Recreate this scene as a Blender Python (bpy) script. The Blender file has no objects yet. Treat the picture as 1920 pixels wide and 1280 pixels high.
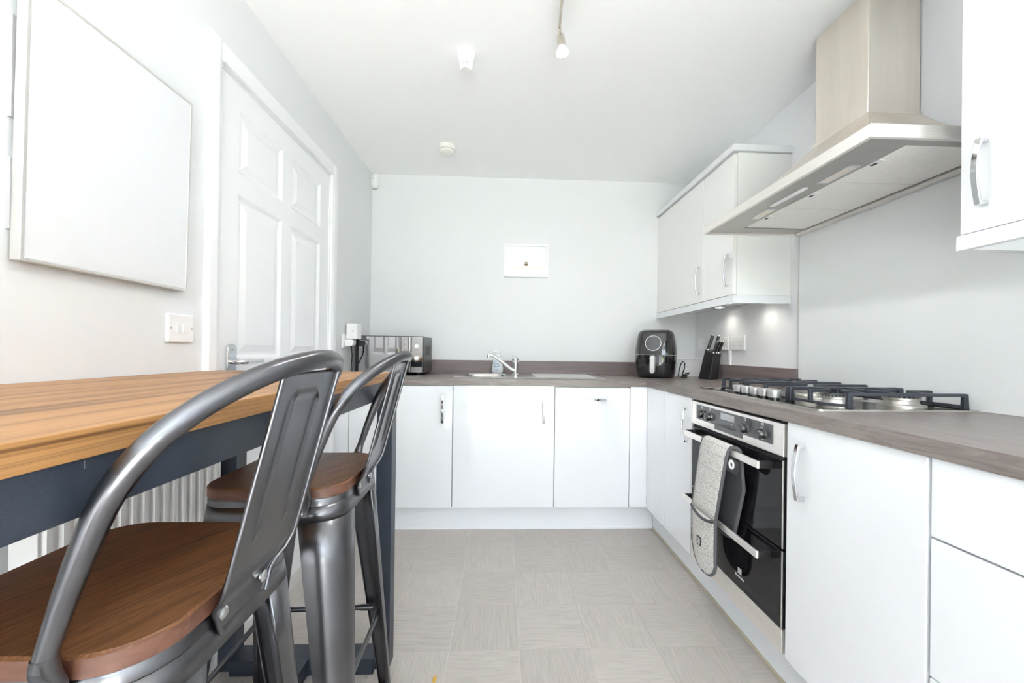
import bpy, bmesh, math, random
from math import sin, cos, pi, radians, sqrt
from mathutils import Vector, Matrix
random.seed(7)
sc = bpy.context.scene
COL = sc.collection
IMG_W, IMG_H = 1920, 1280

# ------------------------------------------------------------------ camera
F_PX, CAM = 735.26, (-0.8661, -2.3121, 1.0732)
YAW, PITCH, ROLL = 0.0383, 0.0024, 0.0133
SX, SY = 11.33, 16.97
fw = Vector((sin(YAW)*cos(PITCH), cos(YAW)*cos(PITCH), sin(PITCH)))
rt = Vector((cos(YAW), -sin(YAW), 0)); up = rt.cross(fw)
r2 = cos(ROLL)*rt + sin(ROLL)*up; u2 = -sin(ROLL)*rt + cos(ROLL)*up
cd = bpy.data.cameras.new('camera'); cam = bpy.data.objects.new('camera', cd); COL.objects.link(cam)
cam.matrix_world = Matrix(((r2.x, u2.x, -fw.x, CAM[0]), (r2.y, u2.y, -fw.y, CAM[1]), (r2.z, u2.z, -fw.z, CAM[2]), (0, 0, 0, 1)))
cd.sensor_width = 36; cd.lens = F_PX*36/IMG_W; cd.shift_x = -SX/IMG_W; cd.shift_y = SY/IMG_W
cd.clip_start = .02; cd.clip_end = 200
sc.camera = cam

# ------------------------------------------------------------------ world, sun, exposure
w = bpy.data.worlds.new('sky'); sc.world = w; w.use_nodes = True
nt = w.node_tree; bg = nt.nodes['Background']
bg.inputs['Color'].default_value = (.78, .89, 1.0, 1); bg.inputs['Strength'].default_value = 7.5
sl = bpy.data.lights.new('sun', 'SUN'); sl.energy = 70; sl.angle = radians(.6); sl.color = (.955, .98, 1.0)
so = bpy.data.objects.new('sun', sl); COL.objects.link(so)
so.rotation_euler = Vector((-.42, 1, -1.55)).to_track_quat('-Z', 'Y').to_euler()
vs = sc.view_settings
sc.display_settings.display_device = 'sRGB'
vs.view_transform = 'Standard'; vs.look = 'None'; vs.gamma = 1; vs.use_curve_mapping = False; vs.exposure = 0.83
try:
    sc.cycles.max_bounces = 14; sc.cycles.diffuse_bounces = 10; sc.cycles.glossy_bounces = 6
    sc.cycles.caustics_reflective = False; sc.cycles.caustics_refractive = False
    sc.cycles.sample_clamp_indirect = 6
except Exception: pass

# ------------------------------------------------------------------ materials
MATS = {}
def nodes(name):
    m = bpy.data.materials.new(name); m.use_nodes = True; MATS[name] = m
    return m, m.node_tree, m.node_tree.nodes['Principled BSDF']
def plain(name, col, rough=.5, metal=0, coat=0, bump=0, bscale=300, spec=.5, vary=0, vscale=3, emit=None, estr=0):
    m, t, b = nodes(name)
    b.inputs['Base Color'].default_value = (*col, 1); b.inputs['Roughness'].default_value = rough
    b.inputs['Metallic'].default_value = metal; b.inputs['Coat Weight'].default_value = coat
    b.inputs['Coat Roughness'].default_value = .04; b.inputs['Specular IOR Level'].default_value = spec
    if emit: b.inputs['Emission Color'].default_value = (*emit, 1); b.inputs['Emission Strength'].default_value = estr
    tc = t.nodes.new('ShaderNodeTexCoord')
    if bump:
        n = t.nodes.new('ShaderNodeTexNoise'); n.inputs['Scale'].default_value = bscale; n.inputs['Detail'].default_value = 3
        bp = t.nodes.new('ShaderNodeBump'); bp.inputs['Strength'].default_value = bump; bp.inputs['Distance'].default_value = .002
        t.links.new(tc.outputs['Object'], n.inputs['Vector']); t.links.new(n.outputs['Fac'], bp.inputs['Height'])
        t.links.new(bp.outputs['Normal'], b.inputs['Normal'])
    if vary:
        n = t.nodes.new('ShaderNodeTexNoise'); n.inputs['Scale'].default_value = vscale; n.inputs['Detail'].default_value = 4
        r = t.nodes.new('ShaderNodeValToRGB'); r.color_ramp.elements[0].position = .3; r.color_ramp.elements[1].position = .7
        r.color_ramp.elements[0].color = (*[c*(1-vary) for c in col], 1); r.color_ramp.elements[1].color = (*[min(1, c*(1+vary)) for c in col], 1)
        t.links.new(tc.outputs['Object'], n.inputs['Vector']); t.links.new(n.outputs['Fac'], r.inputs['Fac'])
        t.links.new(r.outputs['Color'], b.inputs['Base Color'])
    return m
def grain(name, cols, scale, rough=.45, dist=2.0, bump=.15, metal=0, spec=.5, fine=6, rand=0, coat=0, rotz=0):
    """streaky grain: noise stretched by the mapping scale; cols = [(pos, rgb)...]"""
    m, t, b = nodes(name); L = t.links
    tc = t.nodes.new('ShaderNodeTexCoord'); mp = t.nodes.new('ShaderNodeMapping'); mp.inputs['Scale'].default_value = scale
    src = tc.outputs['Object']
    if rotz:
        m0 = t.nodes.new('ShaderNodeMapping'); m0.inputs['Rotation'].default_value = (0, 0, rotz); L.new(src, m0.inputs['Vector']); src = m0.outputs['Vector']
    L.new(src, mp.inputs['Vector']); vec = mp.outputs['Vector']
    if rand:
        oi = t.nodes.new('ShaderNodeObjectInfo'); ad = t.nodes.new('ShaderNodeVectorMath'); ad.operation = 'ADD'
        mu = t.nodes.new('ShaderNodeMath'); mu.operation = 'MULTIPLY'; mu.inputs[1].default_value = 57
        L.new(oi.outputs['Random'], mu.inputs[0]); L.new(mu.outputs[0], ad.inputs[1]); L.new(vec, ad.inputs[0]); vec = ad.outputs[0]
    n = t.nodes.new('ShaderNodeTexNoise'); n.inputs['Scale'].default_value = 1; n.inputs['Detail'].default_value = fine; n.inputs['Roughness'].default_value = .62; n.inputs['Distortion'].default_value = dist*.15
    L.new(vec, n.inputs['Vector'])
    r = t.nodes.new('ShaderNodeValToRGB'); e = r.color_ramp.elements
    e[0].position, e[0].color = cols[0][0], (*cols[0][1], 1); e[1].position, e[1].color = cols[-1][0], (*cols[-1][1], 1)
    for p, c in cols[1:-1]: k = e.new(p); k.color = (*c, 1)
    L.new(n.outputs['Fac'], r.inputs['Fac']); out = r.outputs['Color']
    if rand:
        hs = t.nodes.new('ShaderNodeHueSaturation'); mr = t.nodes.new('ShaderNodeMapRange')
        mr.inputs['To Min'].default_value = 1-rand; mr.inputs['To Max'].default_value = 1+rand
        L.new(oi.outputs['Random'], mr.inputs['Value']); L.new(mr.outputs['Result'], hs.inputs['Value']); L.new(out, hs.inputs['Color']); out = hs.outputs['Color']
    L.new(out, b.inputs['Base Color'])
    b.inputs['Roughness'].default_value = rough; b.inputs['Metallic'].default_value = metal; b.inputs['Specular IOR Level'].default_value = spec
    b.inputs['Coat Weight'].default_value = coat
    if bump:
        bp = t.nodes.new('ShaderNodeBump'); bp.inputs['Strength'].default_value = bump; bp.inputs['Distance'].default_value = .001
        L.new(n.outputs['Fac'], bp.inputs['Height']); L.new(bp.outputs['Normal'], b.inputs['Normal'])
    return m

plain('wall_paint', (.775, .785, .80), .6, bump=.05, bscale=350, spec=.3)
plain('ceiling_paint', (.965, .965, .968), .8, bump=.04, bscale=300, spec=.2)
plain('white_gloss', (.775, .79, .82), .09, coat=.5, spec=.5)
plain('cream_gloss', (.84, .84, .825), .10, coat=.4)
plain('carcass_white', (.80, .80, .79), .4)
plain('white_satin', (.88, .885, .90), .32, spec=.4)
plain('white_plastic', (.88, .88, .88), .28)
plain('aged_plastic', (.86, .85, .80), .35)
plain('scratch_grey', (.12, .125, .135), .5)
plain('grey_plastic', (.45, .45, .46), .4)
plain('plinth_white', (.80, .82, .85), .3)
plain('seal_strip', (.50, .45, .33), .5)
plain('chrome', (.70, .71, .73), .07, metal=1)
plain('door_gap', (.03, .03, .035), .6)
plain('navy_steel', (.024, .031, .046), .42, bump=.12, bscale=900, spec=.5, vary=.18, vscale=14)
plain('gunmetal', (.150, .151, .162), .28, metal=1, bump=.02, bscale=60, vary=.12, vscale=7)
plain('bolt_steel', (.55, .55, .56), .25, metal=1)
plain('rubber', (.02, .02, .02), .6)
plain('cast_iron', (.035, .040, .055), .38, bump=.2, bscale=900)
plain('black_gloss', (.010, .010, .011), .05, coat=.6)
plain('black_satin', (.014, .014, .015), .32)
plain('black_matt', (.02, .02, .022), .5, bump=.1, bscale=600)
plain('oven_glass', (.010, .010, .012), .03, spec=.28)
plain('fascia_glass', (.05, .052, .058), .12, coat=.5)
plain('display_grey', (.40, .41, .43), .2, vary=.12, vscale=90)
plain('mirror_glass', (.42, .42, .43), .025, metal=1)
plain('silver_paint', (.60, .60, .61), .3, metal=.7)
plain('print_white', (.75, .75, .75), .5)
plain('print_blue', (.08, .22, .45), .5)
plain('print_brown', (.20, .12, .06), .7, vary=.5, vscale=90)
plain('print_cream', (.86, .84, .74), .7)
plain('paper', (.88, .88, .89), .5)
plain('soap_plastic', (.78, .82, .86), .15)
plain('aluminium', (.72, .71, .69), .35, metal=.7)
plain('board_white', (.74, .75, .775), .22)
plain('radiator_paint', (.86, .86, .86), .35)
plain('splash_glass', (.80, .815, .82), .06, coat=.3)
plain('binding', (.09, .09, .10), .85, bump=.4, bscale=1200)
plain('eyelet', (.85, .85, .83), .3, metal=.4)
plain('glove_lining', (.045, .046, .055), .9, bump=.4, bscale=900)
plain('lamp_glow', (1, 1, 1), .3, emit=(1, .98, .95), estr=7)
plain('puck_glow', (1, 1, 1), .3, emit=(1, .95, .86), estr=6)
plain('lens_frost', (.9, .9, .9), .3)
plain('nickel', (.62, .57, .50), .25, metal=1)
plain('lawn', (.13, .18, .07), .9, vary=.3, vscale=2)
plain('paving', (.60, .60, .60), .8, vary=.15, vscale=3)
plain('fence_wood', (.30, .20, .12), .8, vary=.2, vscale=4)
plain('grout', (.53, .505, .48), .7)
plain('stain_ochre', (.55, .34, .06), .6)
plain('burner_alu', (.62, .60, .56), .35, metal=.9)
grain('stainless', [(.25, (.80, .77, .735)), (.75, (.94, .91, .87))], (3, 3, 260), .34, 0, .04, metal=.8)
grain('stainless_warm', [(.25, (.74, .68, .61)), (.75, (.90, .835, .755))], (9, 9, 1.1), .36, 3, .02, metal=.95)
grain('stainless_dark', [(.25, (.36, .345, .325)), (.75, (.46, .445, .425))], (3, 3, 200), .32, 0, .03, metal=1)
grain('steel_hob', [(.25, (.44, .42, .385)), (.75, (.56, .535, .49))], (4, 220, 4), .16, 0, .02, metal=1)
grain('steel_sink', [(.25, (.66, .645, .62)), (.75, (.78, .765, .74))], (4, 260, 4), .22, 0, .03, metal=1)
grain('oak', [(.25, (.10, .040, .012)), (.38, (.19, .086, .029)), (.47, (.34, .168, .058)), (.56, (.40, .208, .078)), (.66, (.22, .105, .038)), (.78, (.33, .17, .066))], (22, 1.0, 90), .45, 6, .10, fine=10)
grain('walnut', [(.27, (.035, .012, .006)), (.39, (.105, .042, .018)), (.48, (.20, .092, .042)), (.56, (.10, .041, .018)), (.66, (.23, .11, .052)), (.78, (.125, .055, .026))], (70, 4.0, 60), .36, 4, .15, fine=9, rotz=.45)
grain('walnut_edge', [(.3, (.085, .035, .021)), (.7, (.165, .072, .045))], (12, 40, 60), .4, 2, .05)
WT = [(.22, (.105, .086, .079)), (.45, (.178, .150, .140)), (.60, (.235, .205, .193)), (.80, (.155, .130, .122))]
grain('worktop_x', WT, (5, 70, 60), .34, 8, .05, fine=9)
grain('worktop_y', WT, (70, 5, 60), .34, 8, .05, fine=9)
UP = [(.25, (.125, .096, .093)), (.5, (.185, .146, .142)), (.75, (.235, .196, .19))]
grain('upstand_x', UP, (3, 40, 60), .4, 4, .05)
grain('upstand_y', UP, (40, 3, 60), .4, 4, .05)
grain('tile_vinyl', [(.25, (.345, .312, .286)), (.45, (.425, .390, .363)), (.6, (.465, .428, .40)), (.8, (.53, .492, .462))], (240, 11, 1), .42, 1, .08, rand=.05, fine=8)
def make_quilt(name, quilt):
    m, t, b = nodes(name); L = t.links
    tc = t.nodes.new('ShaderNodeTexCoord')
    n = t.nodes.new('ShaderNodeTexNoise'); n.inputs['Scale'].default_value = 420; n.inputs['Detail'].default_value = 2
    mp = t.nodes.new('ShaderNodeMapping'); mp.inputs['Scale'].default_value = (1, .45, 1.2)
    L.new(tc.outputs['Object'], mp.inputs['Vector']); L.new(mp.outputs['Vector'], n.inputs['Vector'])
    r = t.nodes.new('ShaderNodeValToRGB'); e = r.color_ramp.elements
    e[0].position, e[0].color = .34, (.30, .29, .28, 1); e[1].position, e[1].color = .60, (.76, .74, .71, 1)
    L.new(n.outputs['Fac'], r.inputs['Fac']); L.new(r.outputs['Color'], b.inputs['Base Color']); b.inputs['Roughness'].default_value = .95
    bp = t.nodes.new('ShaderNodeBump'); bp.inputs['Distance'].default_value = .003; bp.inputs['Strength'].default_value = .35
    L.new(n.outputs['Fac'], bp.inputs['Height']); L.new(bp.outputs['Normal'], b.inputs['Normal'])
    return m
make_quilt('glove_fabric', True)
def make_mesh_filter(name):
    m, t, b = nodes(name); L = t.links
    tc = t.nodes.new('ShaderNodeTexCoord'); v = t.nodes.new('ShaderNodeTexVoronoi'); v.inputs['Scale'].default_value = 230; v.inputs['Randomness'].default_value = .15
    L.new(tc.outputs['Object'], v.inputs['Vector'])
    r = t.nodes.new('ShaderNodeValToRGB'); e = r.color_ramp.elements
    e[0].position, e[0].color = .2, (.62, .60, .56, 1); e[1].position, e[1].color = .45, (.93, .91, .87, 1)
    L.new(v.outputs['Distance'], r.inputs['Fac']); L.new(r.outputs['Color'], b.inputs['Base Color'])
    b.inputs['Metallic'].default_value = .1; b.inputs['Roughness'].default_value = .5
make_mesh_filter('filter_mesh')
def make_pane(name):
    m = bpy.data.materials.new(name); m.use_nodes = True; MATS[name] = m; t = m.node_tree
    for n in list(t.nodes): t.nodes.remove(n)
    o = t.nodes.new('ShaderNodeOutputMaterial'); mx = t.nodes.new('ShaderNodeMixShader'); tr = t.nodes.new('ShaderNodeBsdfTransparent'); g = t.nodes.new('ShaderNodeBsdfGlossy')
    g.inputs['Roughness'].default_value = .01; mx.inputs[0].default_value = .06
    t.links.new(tr.outputs[0], mx.inputs[1]); t.links.new(g.outputs[0], mx.inputs[2]); t.links.new(mx.outputs[0], o.inputs[0])
make_pane('pane_glass')

# ------------------------------------------------------------------ mesh builder
class MB:
    def __init__(s): s.v = []; s.f = []
    def add(s, vs, fs):
        o = len(s.v); s.v += [tuple(v) for v in vs]; s.f += [tuple(i+o for i in f) for f in fs]; return s
    def box(s, x0, x1, y0, y1, z0, z1):
        x0, x1 = min(x0, x1), max(x0, x1); y0, y1 = min(y0, y1), max(y0, y1); z0, z1 = min(z0, z1), max(z0, z1)
        return s.add([(x0, y0, z0), (x1, y0, z0), (x1, y1, z0), (x0, y1, z0), (x0, y0, z1), (x1, y0, z1), (x1, y1, z1), (x0, y1, z1)],
                     [(0, 3, 2, 1), (4, 5, 6, 7), (0, 1, 5, 4), (1, 2, 6, 5), (2, 3, 7, 6), (3, 0, 4, 7)])
    def hexa(s, p):   # 8 points, bottom ring then top ring
        return s.add(p, [(0, 3, 2, 1), (4, 5, 6, 7), (0, 1, 5, 4), (1, 2, 6, 5), (2, 3, 7, 6), (3, 0, 4, 7)])
    def loft(s, rings, cap=True, closed=True):
        n = len(rings[0]); vs = [p for r in rings for p in r]; fs = []
        for i in range(len(rings)-1):
            for j in range(n if closed else n-1):
                k = (j+1) % n; fs.append((i*n+j, i*n+k, (i+1)*n+k, (i+1)*n+j))
        if cap: fs.append(tuple(range(n))[::-1]); fs.append(tuple((len(rings)-1)*n+j for j in range(n)))
        return s.add(vs, fs)
    def lathe(s, prof, c=(0, 0, 0), n=24, axis='z', cap=True):
        rings = []
        for r, h in prof:
            ring = []
            for j in range(n):
                a = 2*pi*j/n; p = (r*cos(a), r*sin(a), h)
                if axis == 'y': p = (p[0], -p[2], p[1])
                elif axis == 'x': p = (p[2], p[0], p[1])
                ring.append((p[0]+c[0], p[1]+c[1], p[2]+c[2]))
            rings.append(ring)
        return s.loft(rings, cap)
    def tube(s, path, r, n=10, cap=True, flat=None):
        P = [Vector(p) for p in path]; rad = r if isinstance(r, (list, tuple)) else [r]*len(P); rings = []
        T = [(P[min(i+1, len(P)-1)]-P[max(i-1, 0)]).normalized() for i in range(len(P))]
        a = Vector((0, 0, 1)) if abs(T[0].z) < .9 else Vector((0, 1, 0))
        N = (a - T[0]*a.dot(T[0])).normalized()
        for i in range(len(P)):
            N = (N - T[i]*N.dot(T[i])).normalized(); B = T[i].cross(N)
            rings.append([tuple(P[i] + N*cos(2*pi*j/n)*rad[i] + B*sin(2*pi*j/n)*rad[i]*(flat or 1)) for j in range(n)])
        return s.loft(rings, cap)
    def prism(s, poly, h0, h1, axis='z'):
        def m(p, h): return (p[0], p[1], h) if axis == 'z' else ((p[0], h, p[1]) if axis == 'y' else (h, p[0], p[1]))
        return s.loft([[m(p, h0) for p in poly], [m(p, h1) for p in poly]])
    def xf(s, M):
        s.v = [tuple(M @ Vector(v)) for v in s.v]; return s

def origin(o):
    p = Vector((0, 0, 0))
    while o is not None: p += o.location; o = o.parent
    return p
def obj(name, mb, mat, parent=None, bevel=0, seg=2, smooth=None, world=True, solid=0):
    me = bpy.data.meshes.new(name); off = origin(parent) if (parent is not None and world) else Vector((0, 0, 0))
    me.from_pydata([tuple(Vector(v)-off) for v in mb.v], [], mb.f); me.validate()
    bm = bmesh.new(); bm.from_mesh(me); bmesh.ops.recalc_face_normals(bm, faces=bm.faces); bm.to_mesh(me); bm.free()
    me.materials.append(MATS[mat])
    if smooth is not None:
        for p in me.polygons: p.use_smooth = True
        me.set_sharp_from_angle(angle=radians(smooth))
    o = bpy.data.objects.new(name, me); COL.objects.link(o)
    if parent is not None: o.parent = parent
    if solid:
        md = o.modifiers.new('solid', 'SOLIDIFY'); md.thickness = solid; md.offset = 0
    if bevel:
        md = o.modifiers.new('bevel', 'BEVEL'); md.width = bevel; md.segments = seg; md.limit_method = 'ANGLE'; md.angle_limit = radians(40)
    return o
def tag(o, label, cat, group=None):
    o['label'] = label; o['category'] = cat
    if group: o['group'] = group
    return o
def thing(name, label, cat, loc, group=None):
    o = bpy.data.objects.new(name, None); COL.objects.link(o); o.location = loc; o.empty_display_size = .1
    return tag(o, label, cat, group)
def struct(o, label=None):
    o['kind'] = 'structure'
    if label: o['label'] = label
    return o
def copy_tree(o, parent=None):
    c = o.copy(); COL.objects.link(c); c.parent = parent
    for ch in list(o.children): copy_tree(ch, c)
    return c
def box(*a): return MB().box(*a)
def rrect(x0, x1, y0, y1, r, n=6):
    pts = []
    for cx, cy, a0 in ((x1-r, y1-r, 0), (x0+r, y1-r, 90), (x0+r, y0+r, 180), (x1-r, y0+r, 270)):
        for k in range(n+1):
            a = radians(a0+90*k/n); pts.append((cx+r*cos(a), cy+r*sin(a)))
    return pts
def text_mb(txt, size, M, ext=.0003):
    """lettering as thin geometry; M maps (x right, y up, z out) to the place"""
    cu = bpy.data.curves.new('lettering', 'FONT'); cu.body = txt; cu.size = size; cu.extrude = ext; cu.align_x = 'CENTER'; cu.align_y = 'CENTER'
    o = bpy.data.objects.new('lettering', cu); COL.objects.link(o)
    bpy.context.view_layer.update()
    me = bpy.data.meshes.new_from_object(o.evaluated_get(bpy.context.evaluated_depsgraph_get()))
    mb = MB(); mb.v = [tuple(M @ v.co) for v in me.vertices]; mb.f = [tuple(p.vertices) for p in me.polygons]
    bpy.data.objects.remove(o); bpy.data.curves.remove(cu); bpy.data.meshes.remove(me)
    return mb
def frame(x, y, z, t): return Matrix(((x[0], y[0], z[0], t[0]), (x[1], y[1], z[1], t[1]), (x[2], y[2], z[2], t[2]), (0, 0, 0, 1)))

# ------------------------------------------------------------------ the room
XL, XR, YB, YF, ZC = -1.84, .585, .60, -4.80, 2.36
DY0, DY1, DZ = -.945, -.085, 2.045          # door opening in the left wall
wl = MB(); T = .12
wl.box(XL-T, XL, YF-T, DY0, 0, ZC); wl.box(XL-T, XL, DY1, YB+T, 0, ZC); wl.box(XL-T, XL, DY0, DY1, DZ, ZC)
struct(obj('wall_left', wl, 'wall_paint'), 'pale grey painted wall with the white panelled door')
struct(obj('wall_back', box(XL, XR, YB, YB+T, 0, ZC), 'wall_paint'), 'pale grey painted wall behind the sink')
struct(obj('wall_right', box(XR, XR+T, YF-T, YB+T, 0, ZC), 'wall_paint'), 'pale grey painted wall behind the hob')
PX0, PX1, PZ = -1.60, .40, 2.12             # glazed garden doors behind the camera
wf = MB(); wf.box(XL, PX0, YF-T, YF, 0, ZC); wf.box(PX1, XR, YF-T, YF, 0, ZC); wf.box(PX0, PX1, YF-T, YF, PZ, ZC)
struct(obj('wall_front', wf, 'wall_paint'), 'pale grey wall around the garden doors')
struct(obj('ceiling', box(XL-T, XR+T, YF-T, YB+T, ZC, ZC+.1), 'ceiling_paint'), 'flat white ceiling')
floor = struct(obj('floor', box(XL-T, XR+T, YF-T, YB+T, -.06, -.0015), 'grout'), 'grey beige vinyl floor of square wood grain tiles')
TS = .2497; tm = MB().box(-TS/2+.0011, TS/2-.0011, -TS/2+.0011, TS/2-.0011, -.0015, 0); tile0 = None
for i in range(-4, 4):
    for j in range(-16, 2):
        cx, cy = -.794+.2503*(i+.5), -.155+.2478*(j+.5)
        x0 = cx-TS/2
        if x0 < XL-.11 or cx-TS/2 > .07: continue
        if cx-TS/2 < XL: cx = cx  # tucked under the skirting
        if tile0 is None:
            o = tile0 = obj('tile', tm, 'tile_vinyl', floor, world=False)
        else:
            o = bpy.data.objects.new('tile', tile0.data); COL.objects.link(o); o.parent = floor
        o.location = (cx, cy, 0)
        if (i+j) % 2: o.rotation_euler = (0, 0, pi/2)
# garden doors behind the camera (they light the room and show in the reflections)
gd = struct(obj('door_2', MB().box(PX0, PX0+.06, YF-.09, YF-.02, 0, PZ).box(PX1-.06, PX1, YF-.09, YF-.02, 0, PZ).box(PX0, PX1, YF-.09, YF-.02, PZ-.06, PZ).box(PX0, PX1, YF-.09, YF-.02, 0, .03), 'white_satin', bevel=.004), 'white framed glazed garden doors')
mid = (PX0+PX1)/2
for a, b in ((PX0+.06, mid), (mid, PX1-.06)):
    lf = obj('door_leaf', MB().box(a, a+.08, YF-.08, YF-.03, .03, PZ-.06).box(b-.08, b, YF-.08, YF-.03, .03, PZ-.06).box(a+.08, b-.08, YF-.08, YF-.03, PZ-.14, PZ-.06).box(a+.08, b-.08, YF-.08, YF-.03, .03, .13), 'white_satin', gd, bevel=.004)
    obj('pane', box(a+.075, b-.075, YF-.058, YF-.052, .125, PZ-.135), 'pane_glass', lf)
struct(obj('ground', box(-14, 14, -22, YF-T, -.14, -.08), 'lawn'), 'green lawn outside the garden doors')
struct(obj('patio', box(-4.6, 3.6, -7.0, YF-T, -.08, -.03), 'paving'), 'grey paved patio outside the garden doors')
fn = thing('garden_fence', 'brown timber fence at the end of the lawn', 'fence', (0, -13, -.08))
fm = None
for k in range(-22, 23):
    if fm is None: o = fm = obj('fence_board', MB().box(-.12, .12, -.015, .015, 0, 1.8), 'fence_wood', fn, world=False)
    else: o = bpy.data.objects.new('fence_board', fm.data); COL.objects.link(o); o.parent = fn
    o.location = (k*.25, 0, 0)
# skirting
bb = MB()
for a, b in ((YF, DY0-.07),):
    bb.prism([(XL, 0), (XL+.016, 0), (XL+.016, .09), (XL+.008, .11), (XL, .11)], a, b, 'y')
struct(obj('baseboard_left', bb, 'white_satin'), 'white skirting board along the left wall')
struct(obj('baseboard_right', MB().prism([(XR, 0), (XR-.016, 0), (XR-.016, .09), (XR-.008, .11), (XR, .11)], YF, -2.7, 'y'), 'white_satin'), 'white skirting board along the right wall')

# ------------------------------------------------------------------ panelled door with casing
tr = MB()
def casing_prof(u0, u1):  # u across, x out
    return None
cw = .062
for a, b in ((DY0-cw, DY0), (DY1, DY1+cw)):
    inner = b if a < DY0 else a; outer = a if a < DY0 else b
    tr.prism([(XL, inner), (XL+.012, inner), (XL+.018, inner+(outer-inner)*.35), (XL+.018, inner+(outer-inner)*.85), (XL+.012, outer), (XL, outer)], 0, DZ+cw, 'z')
tr.prism([(DY0, DZ), (DY0, DZ+cw), (DY1, DZ+cw), (DY1, DZ)], XL, XL+.017, 'x')
tr.box(XL-.11, XL, DY0, DY0+.006, 0, DZ); tr.box(XL-.11, XL, DY1-.006, DY1, 0, DZ); tr.box(XL-.11, XL, DY0, DY1, DZ-.006, DZ)
struct(obj('trim_1', tr, 'white_satin', bevel=.002), 'white moulded casing around the panelled door')
LX = XL-.004                                 # leaf face
ly0, ly1, lz0, lz1 = DY0+.009, DY1-.009, .006, DZ-.010
px = [(-.835, -.552), (-.478, -.195)]; pz = [(1.715, 1.945), (1.035, 1.635), (.20, .91)]
door = MB()
ys = [ly0, px[0][0], px[0][1], px[1][0], px[1][1], ly1]; zs = [lz0, pz[2][0], pz[2][1], pz[1][0], pz[1][1], pz[0][0], pz[0][1], lz1]
hole = {(1, 1), (3, 1), (1, 3), (3, 3), (1, 5), (3, 5)}
vid = {}; vs_, fs_ = [], []
def V(x, y, z):
    k = (round(x, 5), round(y, 5), round(z, 5))
    if k not in vid: vid[k] = len(vs_); vs_.append(k)
    return vid[k]
for a in range(5):
    for b in range(7):
        y0, y1, z0, z1 = ys[a], ys[a+1], zs[b], zs[b+1]
        if (a, b) not in hole: fs_.append((V(LX, y0, z0), V(LX, y1, z0), V(LX, y1, z1), V(LX, y0, z1))); continue
        rings = []
        for ins, dep in ((0, 0), (.014, -.009), (.024, -.009), (.050, -.002)):
            rings.append([V(LX+dep, y0+ins, z0+ins), V(LX+dep, y1-ins, z0+ins), V(LX+dep, y1-ins, z1-ins), V(LX+dep, y0+ins, z1-ins)])
        for r_ in range(3):
            for k in range(4): fs_.append((rings[r_][k], rings[r_][(k+1) % 4], rings[r_+1][(k+1) % 4], rings[r_+1][k]))
        fs_.append(tuple(rings[3]))
door.add(vs_, fs_)
# sides and back
bx_ = LX-.04
door.add([(LX, ly0, lz0), (LX, ly1, lz0), (LX, ly1, lz1), (LX, ly0, lz1), (bx_, ly0, lz0), (bx_, ly1, lz0), (bx_, ly1, lz1), (bx_, ly0, lz1)], [(0, 4, 5, 1), (1, 5, 6, 2), (2, 6, 7, 3), (3, 7, 4, 0), (4, 7, 6, 5)])
d1 = struct(obj('door_1', door, 'white_satin'), 'white six panel internal door')
hp = MB().prism([(y, z) for y, z in [(-.845, .92), (-.845, 1.064)] + [(-.868+.023*cos(radians(a)), 1.064+.023*sin(radians(a))) for a in range(15, 180, 15)] + [(-.891, 1.064), (-.891, .92)]], LX, LX+.009, 'x')
hpo = obj('handle_plate', hp, 'chrome', d1, bevel=.002, world=False)
obj('screw', MB().lathe([(.004, 0), (.004, .0105), (.001, .011)], (LX, -.868, 1.066), 10, 'x'), 'bolt_steel', hpo, world=False)
obj('lever', MB().tube([(LX+.005, -.868, 1.022), (LX+.03, -.868, 1.022), (LX+.044, -.862, 1.022), (LX+.048, -.845, 1.022), (LX+.048, -.80, 1.021), (LX+.046, -.755, 1.024)], [.010, .009, .0095, .0095, .0085, .0075], 12), 'chrome', d1, smooth=50, world=False)
obj('hinge', MB().lathe([(.005, 0), (.005, .075)], (XL+.006, DY1-.004, 1.775), 10).box(XL-.003, XL+.003, DY1-.02, DY1+.012, 1.775, 1.85), 'white_satin', d1, world=False)

# ------------------------------------------------------------------ cabinet helpers
def bow_handle(name, parent, p0, along, out, side, length=.16, proj=.032, wd=.013):
    """flat chrome bow handle, p0 = lower end on the door face"""
    A, O, S = Vector(along), Vector(out), Vector(side); P = Vector(p0); n = 14
    outer, inner = [], []
    for k in range(n+1):
        t = k/n; d = proj*.66 + proj*.34*sin(pi*t); outer.append((t*length, d)); inner.append((.010+t*(length-.020), d-.0055))
    poly = [(0, 0)] + outer + [(length, 0), (length-.010, 0)] + inner[::-1] + [(.010, 0)]
    r0 = [tuple(P + A*a + O*d - S*wd/2) for a, d in poly]; r1 = [tuple(P + A*a + O*d + S*wd/2) for a, d in poly]
    mb = MB(); m = len(poly); mb.v = r0+r1
    for k in range(m): mb.f.append((k, (k+1) % m, m+(k+1) % m, m+k))
    o0 = list(range(1, n+2)); i0 = list(range(n+4, 2*n+5))[::-1]
    for k in range(n): # side faces as quads between outer and inner curves
        mb.f.append((o0[k], o0[k+1], i0[k+1], i0[k])); mb.f.append((m+o0[k], m+i0[k], m+i0[k+1], m+o0[k+1]))
    mb.f += [(0, 1, i0[0], m-1), (m, 2*m-1, m+i0[0], m+1), (n+1, n+2, n+3, i0[-1]), (m+n+1, m+i0[-1], m+n+3, m+n+2)]
    return obj(name, mb, 'chrome', parent, bevel=.0012, seg=2)

ZW, WT_T = .910, .038; ZB = ZW-WT_T
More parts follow.
